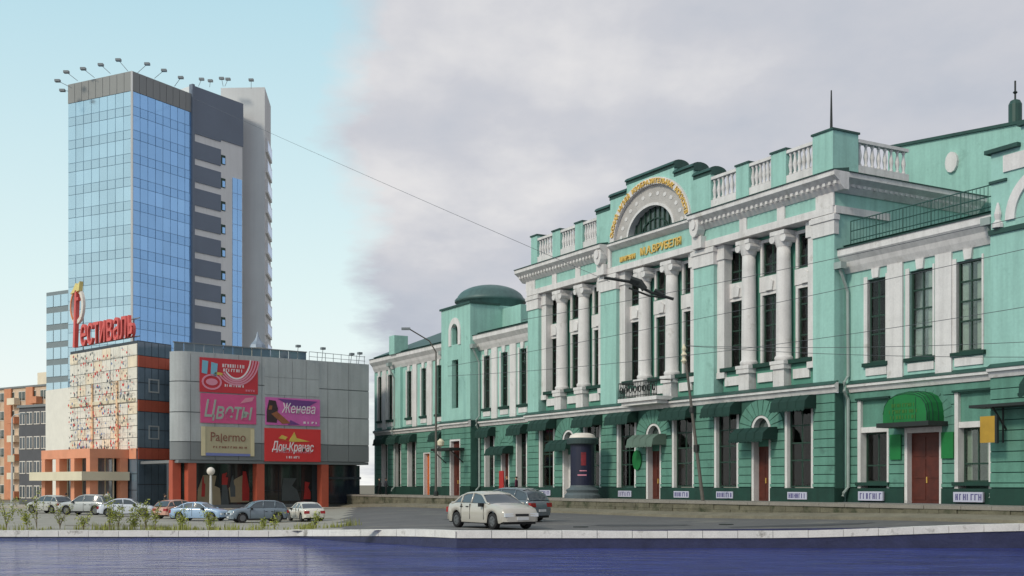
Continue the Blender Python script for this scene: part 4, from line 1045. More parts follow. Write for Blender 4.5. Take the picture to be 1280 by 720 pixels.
part('emblem_ring_accent', MB().ring(ex, ez, 1.21, 1.56, 1.42, 1.8, -.48, -.4, math.pi*.35, math.pi*1.3, 16), m_leo, sgn, KL)
part('emblem_stem', MB().prism([(ex-.5, ez-4.6), (ex-.05, ez-4.6), (ex+.4, ez+1.7), (ex+.0, ez+1.7)], -.6, -.15), m_let, sgn, KL)
part('emblem_bar', MB().box(ex-.05, ex+.75, -.58, -.16, ez+.55, ez+.9), m_let, sgn, KL)
part('emblem_crown', MB().prism([(ex-1.1, ez+1.4), (ex+1.0, ez+1.6), (ex+1.2, ez+2.6), (ex+.6, ez+2.2), (ex+.2, ez+2.5), (ex-.3, ez+2.0)], -.6, -.15), m_ley, sgn, KL)
# --- advertising banners on the box
def banner(px0, px1, py0, py1, c, label):
    x0, x1, z0, z1 = brect(px0, px1, py0, py1); M = MBx @ T((x0+x1)/2, -.1, (z0+z1)/2)
    t = thing('advertising_banner', label, 'banner', M, 'advertising banners on the grey wall')
    w, h = x1-x0, z1-z0
    part('panel', MB().box(-w/2, w/2, -.06, .0, -h/2, h/2), mat('banner_'+str(px0)+'_'+str(py0), c, .55, .06, .6), t, M)
    return t, M @ T(0, -.075, 0), w, h
def shape(t, M, pts, m_, name='printed_shape', y=0): part(name, MB().prism(pts, -.012+y, .01+y), m_, t, M)
m_pw = mat('print_white', lin(222, 214, 216), .6, 0); m_pp = mat('print_pink', lin(214, 140, 160), .6, 0); m_pg = mat('print_grey_green', lin(158, 168, 158), .6, 0)
m_pbr = mat('print_brown', lin(128, 84, 68), .6, 0); m_pv = mat('print_violet', lin(108, 62, 128), .6, .05); m_pgold = mat('print_gold', lin(206, 178, 84), .6, .1); m_pblu = mat('print_blue', lin(120, 176, 196), .6, 0); m_pskin = mat('print_bronze', lin(150, 92, 60), .6, .2); m_pdark = mat('print_dark', lin(58, 40, 44), .6, .1); m_pcream = mat('print_cream', lin(206, 194, 158), .6, .08); m_pblue2 = mat('print_blue_line', lin(112, 122, 176), .6, 0)
t, M, w, h = banner(249, 321.5, 449, 491.5, lin(190, 50, 60), 'red banner with white swoosh and white lettering, above the pink banner')
shape(t, M, [(-w*.47, h*.05), (-w*.38, h*.02), (-w*.36, h*.4), (-w*.46, h*.42)], m_pblu); shape(t, M, [(-w*.32, -.02*h), (-w*.22, -.04*h), (-w*.2, h*.34), (-w*.31, h*.38)], m_pblu)
part('printed_ring', MB().ring(-w*.3, -h*.2, w*.14, h*.18, w*.17, h*.23, -.012, .01, 0, 2*math.pi, 20), m_pp, t, M)
part('printed_oval', MB().ring(-w*.3, -h*.2, .02, .02, w*.1, h*.1, -.012, .01, 0, 2*math.pi, 16), m_pp, t, M)
shape(t, M, [(-w*.27, h*.03), (-w*.1, h*.0), (-w*.12, h*.08), (-w*.24, h*.1)], m_pgold)
for k in range(4): part('printed_swoosh', MB().ring(w*.12, h*.62, w*(.24+.05*k), h*(.66+.06*k), w*(.265+.05*k), h*(.71+.06*k), -.012, .01, math.pi*1.25, math.pi*1.95, 16), m_pp if k else m_pw, t, M)
scribble(t, M @ T(w*.06, 0, h*.3), w*.36, h*.1, 9, m_pw, 11); scribble(t, M @ T(w*.06, 0, h*.17), w*.33, h*.09, 8, m_pw, 12); scribble(t, M @ T(w*.08, 0, -h*.28), w*.32, h*.07, 9, m_pw, 13); scribble(t, M @ T(w*.36, 0, -h*.4), w*.15, h*.06, 5, m_pp, 14)
t, M, w, h = banner(250, 319.5, 493, 529.5, lin(206, 82, 132), 'pink banner lettered Цветы in pale script')
put_text('Цветы', 2.3, .015, m_pg, t, M @ T(-w*.0, 0, -h*.06), shear=.25, bold=.03, fitw=w*.86)
shape(t, M, [(w*.2, h*.2), (w*.42, h*.3), (w*.46, h*.44), (w*.3, h*.4)], m_pp)
t, M, w, h = banner(251, 317, 534, 570, lin(176, 166, 136), 'beige scroll banner lettered Palermo in brown')
shape(t, M, [(-w*.5, -h*.5), (-w*.43, -h*.5), (-w*.43, h*.5), (-w*.5, h*.5)], m_pcream); shape(t, M, [(w*.43, -h*.5), (w*.5, -h*.5), (w*.5, h*.45), (w*.43, h*.45)], m_pcream); shape(t, M, [(-w*.42, -h*.5), (w*.42, -h*.5), (w*.42, -h*.42), (-w*.42, -h*.4)], m_pblue2)
put_text('Palermo', 1.3, .015, m_pbr, t, M @ T(0, 0, h*.16), fitw=w*.66); scribble(t, M @ T(.1, 0, -h*.2), w*.6, h*.07, 12, m_pbr, 16)
t, M, w, h = banner(331, 399, 498, 532, lin(202, 100, 168), 'violet and pink banner with a dark haired figure and white script')
shape(t, M, [(-w*.28, h*.46), (w*.45, h*.42), (w*.2, h*.12), (-w*.05, h*.2)], m_pv); shape(t, M, [(-w*.05, -h*.3), (w*.12, -h*.46), (-w*.1, -h*.48)], m_pv)
shape(t, M, [(-w*.48, -h*.4), (-w*.3, -h*.42), (-w*.28, h*.1), (-w*.32, h*.38), (-w*.44, h*.4), (-w*.48, 0)], m_pdark, y=-.004); shape(t, M, [(-w*.4, -h*.1), (-w*.3, h*.0), (-w*.05, -h*.42), (-w*.2, -h*.45)], m_pskin, y=-.008); shape(t, M, [(-w*.45, h*.05), (-w*.39, h*.05), (-w*.38, h*.2), (-w*.43, h*.2)], m_pskin, y=-.01)
put_text('Женева', 1.4, .015, m_pw, t, M @ T(w*.1, -.02, h*.14), shear=.2, fitw=w*.62); scribble(t, M @ T(w*.33, 0, -h*.38), w*.28, h*.08, 4, m_pw, 18)
t, M, w, h = banner(330, 400, 536, 577, lin(206, 52, 54), 'scarlet banner with a golden ornament over white lettering')
shape(t, M, [(-w*.3, h*.16), (-w*.08, h*.12), (w*.02, h*.4), (w*.06, h*.22), (w*.3, h*.12), (w*.0, h*.1)], m_pgold)
shape(t, M, [(-w*.26, h*.2), (-w*.2, h*.3), (-w*.1, h*.24), (-w*.14, h*.16)], m_pgold)
put_text('Дон-Кранас', 1.25, .015, m_pw, t, M @ T(0, 0, -h*.05), shear=.2, bold=.02, fitw=w*.74); scribble(t, M @ T(0, 0, -h*.22), w*.62, h*.04, 22, m_pp, 21); scribble(t, M @ T(0, 0, -h*.37), w*.24, h*.07, 6, m_pw, 22)

# ------------------------------------------------------------------ far buildings on that side
def block(name, label, px0, px1, Y0, Y1, py, wallm, rows, cols, winm, depth=12, fr=.62, cat='building', strips=()):
    a, b = XY(px0, Y0), XY(px1, Y1); M = frame(a, b); w = math.dist(a, b); z = zat(py, (Y0+Y1)/2)
    t = thing(name, label, cat, M)
    part('wall', MB().box(0, w, 0, depth, 0, z), wallm, t, M); part('roof', MB().box(-.2, w+.2, -.2, depth+.2, z, z+.3), m_alu_d, t, M)
    fh = z/rows; cw = w/cols
    for r in range(rows):
        for c in range(cols):
            o = part('window', MB().box(cw*(c+.5-fr/2), cw*(c+.5+fr/2), -.06, .02, fh*(r+.3), fh*(r+.82)), m_letw, t, M)
            for s in (0, 1): part('pane', MB().box(cw*(c+.5-fr/2+fr*s/2)+.07, cw*(c+.5-fr/2+fr*(s+1)/2)-.07, -.08, -.055, fh*(r+.3)+.1, fh*(r+.82)-.1), winm, o, M)
    return t, M, w, z
t, M, w, z = block('apartment_building', 'cream and orange brick apartment block with stacked balconies far behind the dark office block', -30, 62, 205, 192, 486, mat('apartment_cream', lin(206, 182, 158), .85, .1), 6, 7, m_wglass)
m_or = mat('apartment_orange', lin(206, 140, 106), .85, .1)
for k, c in enumerate((.18, .47, .76)):
    part('orange_strip', MB().box(w*c-1.0, w*c+1.0, -.35, -.1, 0, z), m_or, t, M)
    for r in range(6): part('balcony', MB().box(w*c+1.2, w*c+3.4, -1.2, -.09, z/6*r+.3, z/6*r+1.4), m_or if (r+k) % 2 else m_cream, t, M)
part('lift_house', MB().box(w*.7, w*.85, 2, 8, z+.3, z+2.6), m_cream, t, M)
block('office_block', 'dark grey low office block with ribbon windows beside the white wing', 24, 60, 142, 139, 509, mat('office_dark', lin(84, 84, 88), .6, .1), 4, 4, glass_mat('office_glass', lin(66, 76, 84), .1, .7), depth=6, fr=.8)
# pavement along the shopping centre
side = [XY(-40, 128), XY(60, 126), XY(150, 117), XY(205, 115), XY(236, 111.5), XY(475, 124.5)]
mb = MB()
for (a, b) in zip(side, side[1:]):
    mb.quad((a[0], a[1], .14), (b[0], b[1], .14), (b[0], b[1]+14, .14), (a[0], a[1]+14, .14)); mb.quad((a[0], a[1], -.1), (b[0], b[1], -.1), (b[0], b[1], .14), (a[0], a[1], .14))
structure('footpath', mb, mat('footpath_paving', lin(168, 160, 148), .9, .1, .6, fine=.06))

# ------------------------------------------------------------------ cars
m_tyre = mat('tyre_rubber', lin(34, 34, 36), .85, .1); m_rim = mat('wheel_rim', lin(112, 114, 116), .45, .05, metal=.5)
m_cglass = glass_mat('car_glass', lin(70, 80, 88), .1, .7, 0); m_trim = mat('black_trim', lin(30, 30, 32), .6, .05)
m_lamp = mat('headlamp', lin(206, 210, 214), .15, 0, spec=.9); m_tail = mat('tail_lamp', lin(150, 24, 24), .25, 0); m_plate = mat('number_plate', lin(204, 204, 204), .6, .05); m_amber = mat('amber_lamp', lin(206, 120, 40), .3, 0)
def lerp(tab, x):
    if x <= tab[0][0]: return tab[0][1]
    for (a, va), (b, vb) in zip(tab, tab[1:]):
        if x <= b:
            t = (x-a)/(b-a); t = t*t*(3-2*t)*.5+t*.5; return va+(vb-va)*t
    return tab[-1][1]
CAR_SHAPES = {
 # deck: height of the lower body's top along x (rear -, front +); roof: greenhouse top; base: foot of the glass (rear, front)
 'sedan': dict(L=4.35, W=1.70, deck=[(-2.18, .62), (-2.1, .86), (-1.9, .95), (-1.2, 1.0), (.9, .98), (1.5, .90), (2.0, .78), (2.12, .66), (2.18, .55)], roof=[(-1.72, .96), (-1.05, 1.33), (-.7, 1.42), (-.1, 1.44), (.3, 1.39), (1.12, .96)], gl=(-1.72, 1.12), pil=[-.98, -.22, .34]),
 'hatch': dict(L=3.95, W=1.68, deck=[(-1.98, .6), (-1.92, .86), (-1.7, .98), (-.9, 1.0), (.8, .98), (1.4, .9), (1.8, .78), (1.93, .66), (1.98, .55)], roof=[(-1.86, .98), (-1.45, 1.36), (-1.0, 1.46), (-.2, 1.48), (.25, 1.42), (1.05, .96)], gl=(-1.86, 1.05), pil=[-1.2, -.3, .3]),
 'suv': dict(L=4.4, W=1.80, deck=[(-2.2, .7), (-2.14, .98), (-1.9, 1.08), (-1.0, 1.12), (.8, 1.10), (1.6, 1.04), (2.05, .92), (2.16, .75), (2.2, .62)], roof=[(-2.05, 1.06), (-1.75, 1.5), (-1.2, 1.66), (-.2, 1.68), (.25, 1.6), (1.05, 1.08)], gl=(-2.05, 1.05), pil=[-1.15, -.25, .35]),
}
CAR_CACHE = {}
def car_meshes(kind):
    if kind in CAR_CACHE: return CAR_CACHE[kind]
    S = CAR_SHAPES[kind]; L, Wd = S['L'], S['W']; hx = L/2; R0 = .31 if kind != 'suv' else .36
    ax = (-hx*.60, hx*.62); sill = .24 if kind != 'suv' else .32
    N = 72; stx = [-hx+L*k/N for k in range(N+1)]
    g0, g1 = S['gl']
    def halfw(x):
        t = abs(x)/hx; return Wd/2*(1-.05*t**3-.16*max(0, t-.84)/.16*max(0, t-.84)/.16)
    body = MB(); ring = []
    for x in stx:
        w = halfw(x); zd = lerp(S['deck'], x); t = abs(x)/hx
        zl = sill+.12*max(0, (t-.86)/.14)
        for a in ax:
            d = abs(x-a)
            if d < R0+.07: zl = max(zl, R0+math.sqrt((R0+.07)**2-d*d)*.98)
        zl = min(zl, zd-.1); zm = min(max(.62, zl+.03), zd-.05)
        prof = [(w*.955, zl), (w*.985, min(zl+.1, zm-.01)), (w*1.0, zm), (w*.985, (zm+zd)/2), (w*.95, zd-.035), (w*.90, zd), (w*.5, zd+.028), (0, zd+.036)]
        ring.append(prof)
    for p in ring:
        body.v += [(0, 0, 0)]*15
    for i, (x, p) in enumerate(zip(stx, ring)):
        full = [(y, z) for y, z in p]+[(-y, z) for y, z in p[-2::-1]]
        for j, (y, z) in enumerate(full): body.v[i*15+j] = (x, y, z)
    for i in range(N):
        for j in range(14): body.f.append((i*15+j, (i+1)*15+j, (i+1)*15+j+1, i*15+j+1))
    body.f.append(tuple(range(15))); body.f.append(tuple(N*15+j for j in range(14, -1, -1)))
    body.smooth = True
    # greenhouse: roof shell + glass faces
    roof = MB(); roof.smooth = True; sideg = {}; M2 = 40
    gx = [g0+(g1-g0)*k/M2 for k in range(M2+1)]
    def gsec(x):
        zr = lerp(S['roof'], x); zb = lerp(S['deck'], x); w = halfw(x)
        k = max(0.0, min(1.0, (zr-zb)/.42)); wt = w*(.93-.20*k)
        return zb, zr, w*.93, wt
    ztop = max(z for _, z in S['roof'])
    xr0 = [x for x in gx if lerp(S['roof'], x) > ztop-.13]; xa, xb = xr0[0], xr0[-1]
    rows = []
    for x in gx:
        zb, zr, w0, w1 = gsec(x)
        if xa-1e-6 <= x <= xb+1e-6: rows.append([(x, w1, zr-.07), (x, w1*.93, zr-.02), (x, w1*.5, zr), (x, 0, zr+.006), (x, -w1*.5, zr), (x, -w1*.93, zr-.02), (x, -w1, zr-.07)])
    for r in rows: roof.v += r
    for i in range(len(rows)-1):
        for j in range(6): roof.f.append((i*7+j, (i+1)*7+j, (i+1)*7+j+1, i*7+j+1))
    # pillars and cant rails
    def spt(x, f, s):
        zb, zr, w0, w1 = gsec(x); return (x, s*(w0+(w1-w0)*f), zb+(max(zr-.07, zb+.01)-zb)*f)
    for s in (-1, 1):
        roof.tube([spt(x, 1, s) for x in gx], .042, 5)
        for px_ in S['pil'][1:2]+([S['pil'][0]] if True else []): roof.tube([spt(px_+.06, 0, s), spt(px_, 1, s)], .045, 5)
    side = MB(); 
    for s in (-1, 1):
        for i in range(M2):
            a, b = gx[i], gx[i+1]; q = (spt(a, 0, s), spt(b, 0, s), spt(b, 1, s), spt(a, 1, s)); side.quad(*(q if s < 0 else q[::-1]))
    def screen(x0, x1, front):
        m_ = MB(); n = 8; xs_ = [x0+(x1-x0)*k/n for k in range(n+1)]; m_.smooth = True
        for x in xs_:
            zb, zr, w0, w1 = gsec(x); f = max(0, min(1, (zr-zb)/.45)); ww = (w1)*(.97)
            bow = .05*(1 if front else -1)
            m_.v += [(x, -ww, zr-.07*f), (x+bow, -ww*.5, zr-.01*f), (x+bow*1.3, 0, zr), (x+bow, ww*.5, zr-.01*f), (x, ww, zr-.07*f)]
        for i in range(n):
            for j in range(4): m_.f.append((i*5+j, (i+1)*5+j, (i+1)*5+j+1, i*5+j+1))
        return m_
    ws, rs = screen(xb, g1, True), screen(g0, xa, False)
    ty = MB().lathe([(R0*.62, -.1), (R0*.96, -.1), (R0, -.06), (R0, .06), (R0*.96, .1), (R0*.62, .1)], n=20, cap=False); ty.smooth = True
    rot = lambda mb: setattr(mb, 'v', [(x, z, y) for x, y, z in mb.v])
    rot(ty); rm = MB().lathe([(R0*.63, -.095), (R0*.63, .095)], n=18)
    for k in range(5):
        a = 2*math.pi*k/5; rm.box(-.03+.12*math.cos(a), .03+.12*math.cos(a), -.03+.12*math.sin(a), .03+.12*math.sin(a), -.12, .12)
    rot(rm)
    out = dict(body=body, roof=roof, side=side, ws=ws, rs=rs, tyre=ty, rim=rm, ax=ax, R0=R0, S=S, halfw=halfw, hx=hx, sill=sill, gsec=gsec)
    CAR_CACHE[kind] = out; return out
def car(kind, px, py, heading, color, label, z=None, scale=1.0, rough=.3, group=None, name='parked_car', h_off=0):
    """px,py: image point of the contact patch on the ground; heading: degrees the nose points, 0 = +X"""
    Y = 60.0
    for _ in range(30):
        X = (px-CX)/FPX*Y; Y = (CZ-height(X, Y))*FPX/(py-HY)
    X = (px-CX)/FPX*Y
    C = car_meshes(kind); hx = C['hx']; zg = height(X, Y)
    M = Matrix.Translation((X, Y, zg)) @ RZ(R(heading)) @ Matrix.Scale(scale, 4)
    t = thing(name, label, 'car', M, group)
    mc = mat('car_paint_'+label[:24].replace(' ', '_'), color, rough, .03, 2, spec=.6)
    mc.node_tree.nodes['Principled BSDF'].inputs['Coat Weight'].default_value = .8; mc.node_tree.nodes['Principled BSDF'].inputs['Coat Roughness'].default_value = .05
    b = part('body', C['body'], mc, t, M); part('roof', C['roof'], mc, t, M)
    part('windscreen', C['ws'], m_cglass, t, M); part('rear_window', C['rs'], m_cglass, t, M)
    part('side_windows', C['side'], m_cglass, t, M, kind='stuff')
    for a in C['ax']:
        for s in (-1, 1):
            Mw = M @ T(a, s*(C['halfw'](a)-.13), C['R0']); w = put('wheel', None, t, Mw)
            part('tyre', C['tyre'], m_tyre, w, Mw); part('rim', C['rim'], m_rim, w, Mw)
    zf = lerp(C['S']['deck'], hx*.96); zr = lerp(C['S']['deck'], -hx*.96); w = C['S']['W']
    part('underbody', MB().box(-hx*.93, hx*.93, -w*.42, w*.42, .2, .5), m_trim, t, M)
    part('front_bumper', MB().plan([(hx*.93, -w*.47), (hx*1.0, -w*.36), (hx*1.025, 0), (hx*1.0, w*.36), (hx*.93, w*.47)], .3, .5), m_trim if rough > .35 else mc, t, M)
    part('rear_bumper', MB().plan([(-hx*.93, -w*.47), (-hx*.93, w*.47), (-hx*1.0, w*.37), (-hx*1.025, 0), (-hx*1.0, -w*.37)], .32, .52), m_trim if rough > .35 else mc, t, M)
    part('grille', MB().box(hx*.985, hx*1.012, -w*.17, w*.17, zf-.2, zf-.09), m_trim, t, M)
    for s in (-1, 1):
        part('headlight', MB().prism([(hx*.93, zf-.2), (hx*1.004, zf-.2), (hx*.995, zf-.07), (hx*.92, zf-.05)], min(s*w*.22, s*w*.435), max(s*w*.22, s*w*.435)), m_lamp, t, M)
        part('tail_light', MB().prism([(-hx*1.003, zr-.26), (-hx*.92, zr-.26), (-hx*.92, zr-.04), (-hx*.99, zr-.06)], min(s*w*.24, s*w*.455), max(s*w*.24, s*w*.455)), m_tail, t, M)
        part('mirror', MB().box(C['S']['pil'][2]+.28, C['S']['pil'][2]+.42, min(s*w*.47, s*w*.58), max(s*w*.47, s*w*.58), zf+.16, zf+.3), m_trim, t, M)
        for dx in (-.32, .12+.0): part('door_handle', MB().box(dx-.62, dx-.46, min(s*w*.47, s*w*.507), max(s*w*.47, s*w*.507), .82, .86), m_trim, t, M)
        xp = C['S']['pil']
        dm = MB()
        for xx in (xp[2]+.45, xp[1]-.0, xp[0]+.1): dm.box(xx-.011, xx+.011, min(s*w*.40, s*w*.5015), max(s*w*.40, s*w*.5015), .36, .95)
        part('door_seams', dm, m_trim, t, M, kind='stuff')
    part('front_plate', MB().box(hx*1.02, hx*1.035, -.26, .26, .36, .48), m_plate, t, M); part('rear_plate', MB().box(-hx*1.03, -hx*1.01, -.26, .26, .5, .62), m_plate, t, M)
    return t
car('sedan', 614, 660, -57, lin(182, 177, 167), 'beige sedan driving on the road before the green building', scale=1.25, rough=.28, name='moving_car')
car('suv', 634, 651.5, 140, lin(96, 106, 114), 'dark slate car just behind the beige sedan, tail lamps showing', scale=1.16, rough=.2, name='moving_car')
G = 'cars parked before the shopping centre'
car('hatch', 62, 641.5, 150, lin(176, 176, 172), 'silver hatchback parked before the portico columns', scale=1.08, group=G)
car('suv', 109, 643.5, 165, lin(168, 172, 172), 'light grey estate parked between the silver hatchback and the white saloon', scale=1.02, group=G)
car('sedan', 159, 645.5, 8, lin(206, 212, 222), 'white saloon parked side on before the glazed corner', scale=1.0, group=G)
car('hatch', 223, 648, 60, lin(196, 150, 132), 'pale red hatchback parked tight behind the light blue saloon', scale=.95, group=G)
car('sedan', 250, 651, -14, lin(150, 178, 208), 'light blue saloon parked by the white globe lamp', scale=.92, group=G)
car('suv', 322, 653, 208, lin(108, 122, 134), 'steel blue off-roader parked beneath the banners', scale=.88, group=G)
car('sedan', 382, 651.5, 118, lin(214, 210, 198), 'white saloon parked tail out by the right terracotta column', scale=.92, group=G)

# ------------------------------------------------------------------ street things
def ground_pt(px, py):
    Y = 60.0
    for _ in range(30): X = (px-CX)/FPX*Y; Y = (CZ-height(X, Y))*FPX/(py-HY)
    return (px-CX)/FPX*Y, Y
# advertising column on the museum pavement
def pave_pt(px, yl): return MM @ Vector((lx(px, yl), yl, 0))
p = pave_pt(728, -2.3); M = Matrix.Translation(p) @ RZ(R(-60)); s_ = p.y/FPX
ac = thing('advertising_column', 'round dark blue advertising column with pale cap on the pavement', 'advertising column', M)
rc = 15*s_; hc = 82*s_
m_navy = mat('navy_poster', lin(22, 26, 52), .5, .15)
part('base', MB().lathe([(rc*1.5, 0), (rc*1.5, hc*.05), (rc*1.3, hc*.09), (rc*1.38, hc*.13), (rc*1.05, hc*.17), (rc*1.02, hc*.2)], n=28), mat('column_base_grey', lin(86, 96, 100), .6, .1), ac, M)
part('drum', MB().lathe([(rc, hc*.2), (rc, hc*.82)], n=28), m_navy, ac, M)
part('head', MB().lathe([(rc*1.02, hc*.821), (rc*1.3, hc*.83), (rc*1.32, hc*.9), (rc*1.15, hc*.92)], n=28), mat('column_head', lin(48, 66, 66), .6, .1), ac, M)
part('cap', MB().lathe([(rc*1.12, hc*.921), (rc*1.0, hc*.965), (rc*.6, hc*.995), (.02, hc*1.0)], n=28), m_letw, ac, M)
for (a0, z, w_, h_, m_) in ((.15, .6, .42, .2, mat('poster_red', lin(120, 30, 40), .6, .4, 6)), (.1, .42, .6, .014, m_pp), (-.05, .355, .75, .018, m_pp)):
    q = MB(); n = 8
    for k in range(n+1):
        a = R(-62)+R(0)+a0-w_/2+w_*k/n; a = math.atan2(-p.y, -p.x)-R(-60)+a0*.6-w_/2+w_*k/n; q.v += [((rc+.015)*math.cos(a), (rc+.015)*math.sin(a), hc*(z-h_/2)), ((rc+.015)*math.cos(a), (rc+.015)*math.sin(a), hc*(z+h_/2))]
    for k in range(n): q.f.append((2*k, 2*k+2, 2*k+3, 2*k+1))
    part('poster_print', q, m_, ac, M)
# street poles
def pole(px, py, pxt, pyt, label, name='street_lamp', arm=None, r=.11, yoff=0):
    if py < 640 and px > 470: P = pave_pt(px, -PW+.5); X, Y, z0 = P.x, P.y, MUS_Z
    else: X, Y = ground_pt(px, py); z0 = height(X, Y)
    Xt = (pxt-CX)/FPX*Y; zt = zat(pyt, Y); M = T(X, Y, z0)
    t = thing(name, label, 'street lamp' if name == 'street_lamp' else 'pole', M)
    part('post', MB().tube([(0, 0, 0), ((Xt-X)*.5, 0, (zt-z0)*.5), (Xt-X, 0, zt-z0)], r, 8, r*.55), m_poleg, t, M)
    part('footing', MB().lathe([(r*1.8, 0), (r*1.8, .35), (r*1.1, .5)], n=10), m_iron, t, M)
    return t, M, (Xt-X, zt-z0), Y
m_poleg = mat('pole_grey', lin(96, 92, 86), .7, .15, 1.5)
t, M, (dx, dz), Y = pole(881, 646, 855, 432, 'leaning grey catenary pole at the kerb before the arched doorway', 'catenary_pole', r=.13)
part('clamp', MB().tube([(dx*.4, 0, dz*.38), (dx*.4, 0, dz*.42)], .2, 8), m_iron, t, M); part('clamp', MB().tube([(dx*.62, 0, dz*.61), (dx*.62, 0, dz*.64)], .18, 8), m_iron, t, M)
part('insulator', MB().lathe([(.06, dz-1.2), (.2, dz-1.0), (.08, dz-.8), (.2, dz-.6), (.08, dz-.4), (.16, dz-.2), (.03, dz+.1)], dx, 0, 8), m_cream2, t, M)
CPX, CPY, CPD = 855, 432, Y
t, M, (dx, dz), Y = pole(545, 628, 545, 440, 'dark street lamp with curved arm beside the porch canopy', 'street_lamp', r=.13)
part('lamp_arm', MB().tube([(dx, 0, dz), (dx-.6, -.3, dz+1.0), (dx-2.4, -1.2, dz+2.0)], .06, 6), m_poleg, t, M)
part('lamp_head', MB().box(dx-3.1, dx-2.3, -1.5, -1.1, dz+1.9, dz+2.1), m_steel, t, M)
part('small_lantern', MB().lathe([(.05, 0), (.3, .15), (.34, .5), (.1, .75)], .45, -.1, 10), m_cream2, t, M @ T(0, 0, 4.6))
# white globe lamp by the banners and a tall pole near the apartment block
X, Y = XY(263.5, 104); M = T(X, Y, 0)
t = thing('globe_lamp', 'white post lamp with a round globe before the shop window', 'street lamp', M)
zg = zat(589, Y); m_wpost = mat('white_post', lin(196, 196, 192), .5, .06)
part('post', MB().tube([(0, 0, 0), (0, 0, zg-.3)], .14, 8, .1), m_wpost, t, M)
gb = MB().lathe([(.02, zg-.36)]+[(.36*math.cos(a), zg+.36*math.sin(a)) for a in [math.pi*(-.45+.9*k/8) for k in range(9)]]+[(.02, zg+.36)], n=14); gb.smooth = True
part('globe', gb, m_letw, t, M)
X, Y = XY(15, 108); M = T(X, Y, 0)
t = thing('street_lamp', 'slim pale lamp post before the orange apartment block', 'street lamp', M)
part('post', MB().tube([(0, 0, 0), (0, 0, 8.6)], .13, 8, .08), m_wpost, t, M); part('lamp_arm', MB().tube([(0, 0, 8.6), (.3, -.2, 8.9), (1.2, -.6, 9.0)], .05, 6), m_wpost, t, M); part('lamp_head', MB().box(1.1, 1.7, -.85, -.5, 8.93, 9.06), m_steel, t, M); part('box', MB().box(-.3, .3, -.3, -.1, 4.6, 5.2), m_cream2, t, M)

# overhead wires with sag, hung between real anchor points
def wire(p0, p1, sag, label, r=.015, m_=None):
    M = T(*p0); d = Vector(p1)-Vector(p0); pts = []
    for k in range(17):
        u = k/16; q = d*u; pts.append((q.x, q.y, q.z-sag*4*u*(1-u)))
    tag(put('overhead_wire', MB().tube(pts, r, 4).mesh('overhead_wire', m_ or m_iron), None, M), label, 'wire', 'overhead wires above the street')
def at(px, py, Y): return ((px-CX)/FPX*Y, Y, zat(py, Y))
cp = at(CPX, CPY, CPD)
m_wire = mat('wire_grey', lin(84, 88, 92), .6, 0)
wl_lab = 'thin overhead wire strung across the front of the green building'


wire(at(652, 400, 78), at(1420, 238, 50), .25, wl_lab, m_=m_wire); wire(at(560, 458, 84), at(1420, 280, 52), .25, wl_lab, m_=m_wire)
wire(at(560, 470, 86), at(1420, 360, 52), .6, wl_lab, m_=m_wire); wire(cp, at(1420, 420, 54), .3, wl_lab, m_=m_wire); wire(cp, at(1420, 445, 54), .3, wl_lab, m_=m_wire)
wire(at(240, 122, 153.3), at(762, 352, 68), .1, 'slanting stay wire running from the tower roof down to the hanger', r=.014, m_=m_wire)
# catenary hanger: crossed bars hanging on the wires
c0 = at(800, 358, 68); M = T(*c0)
hg = thing('wire_hanger', 'dark crossed tramway wire hanger hung before the central columns', 'wire hanger', M)
def rel(px, py): q = at(px, py, 68); return (q[0]-c0[0], 0, q[2]-c0[2])
part('bar', MB().tube([rel(755, 347), rel(786, 352), rel(815, 366), rel(842, 374)], .09, 6), m_iron, hg, M)
part('bar', MB().tube([rel(786, 360), rel(812, 370), rel(842, 373)], .06, 6), m_iron, hg, M)
part('fitting', MB().tube([rel(788, 349), rel(800, 353), rel(806, 362)], .2, 6), m_iron, hg, M)
part('fitting', MB().tube([rel(818, 363), rel(828, 369)], .14, 6), m_iron, hg, M)

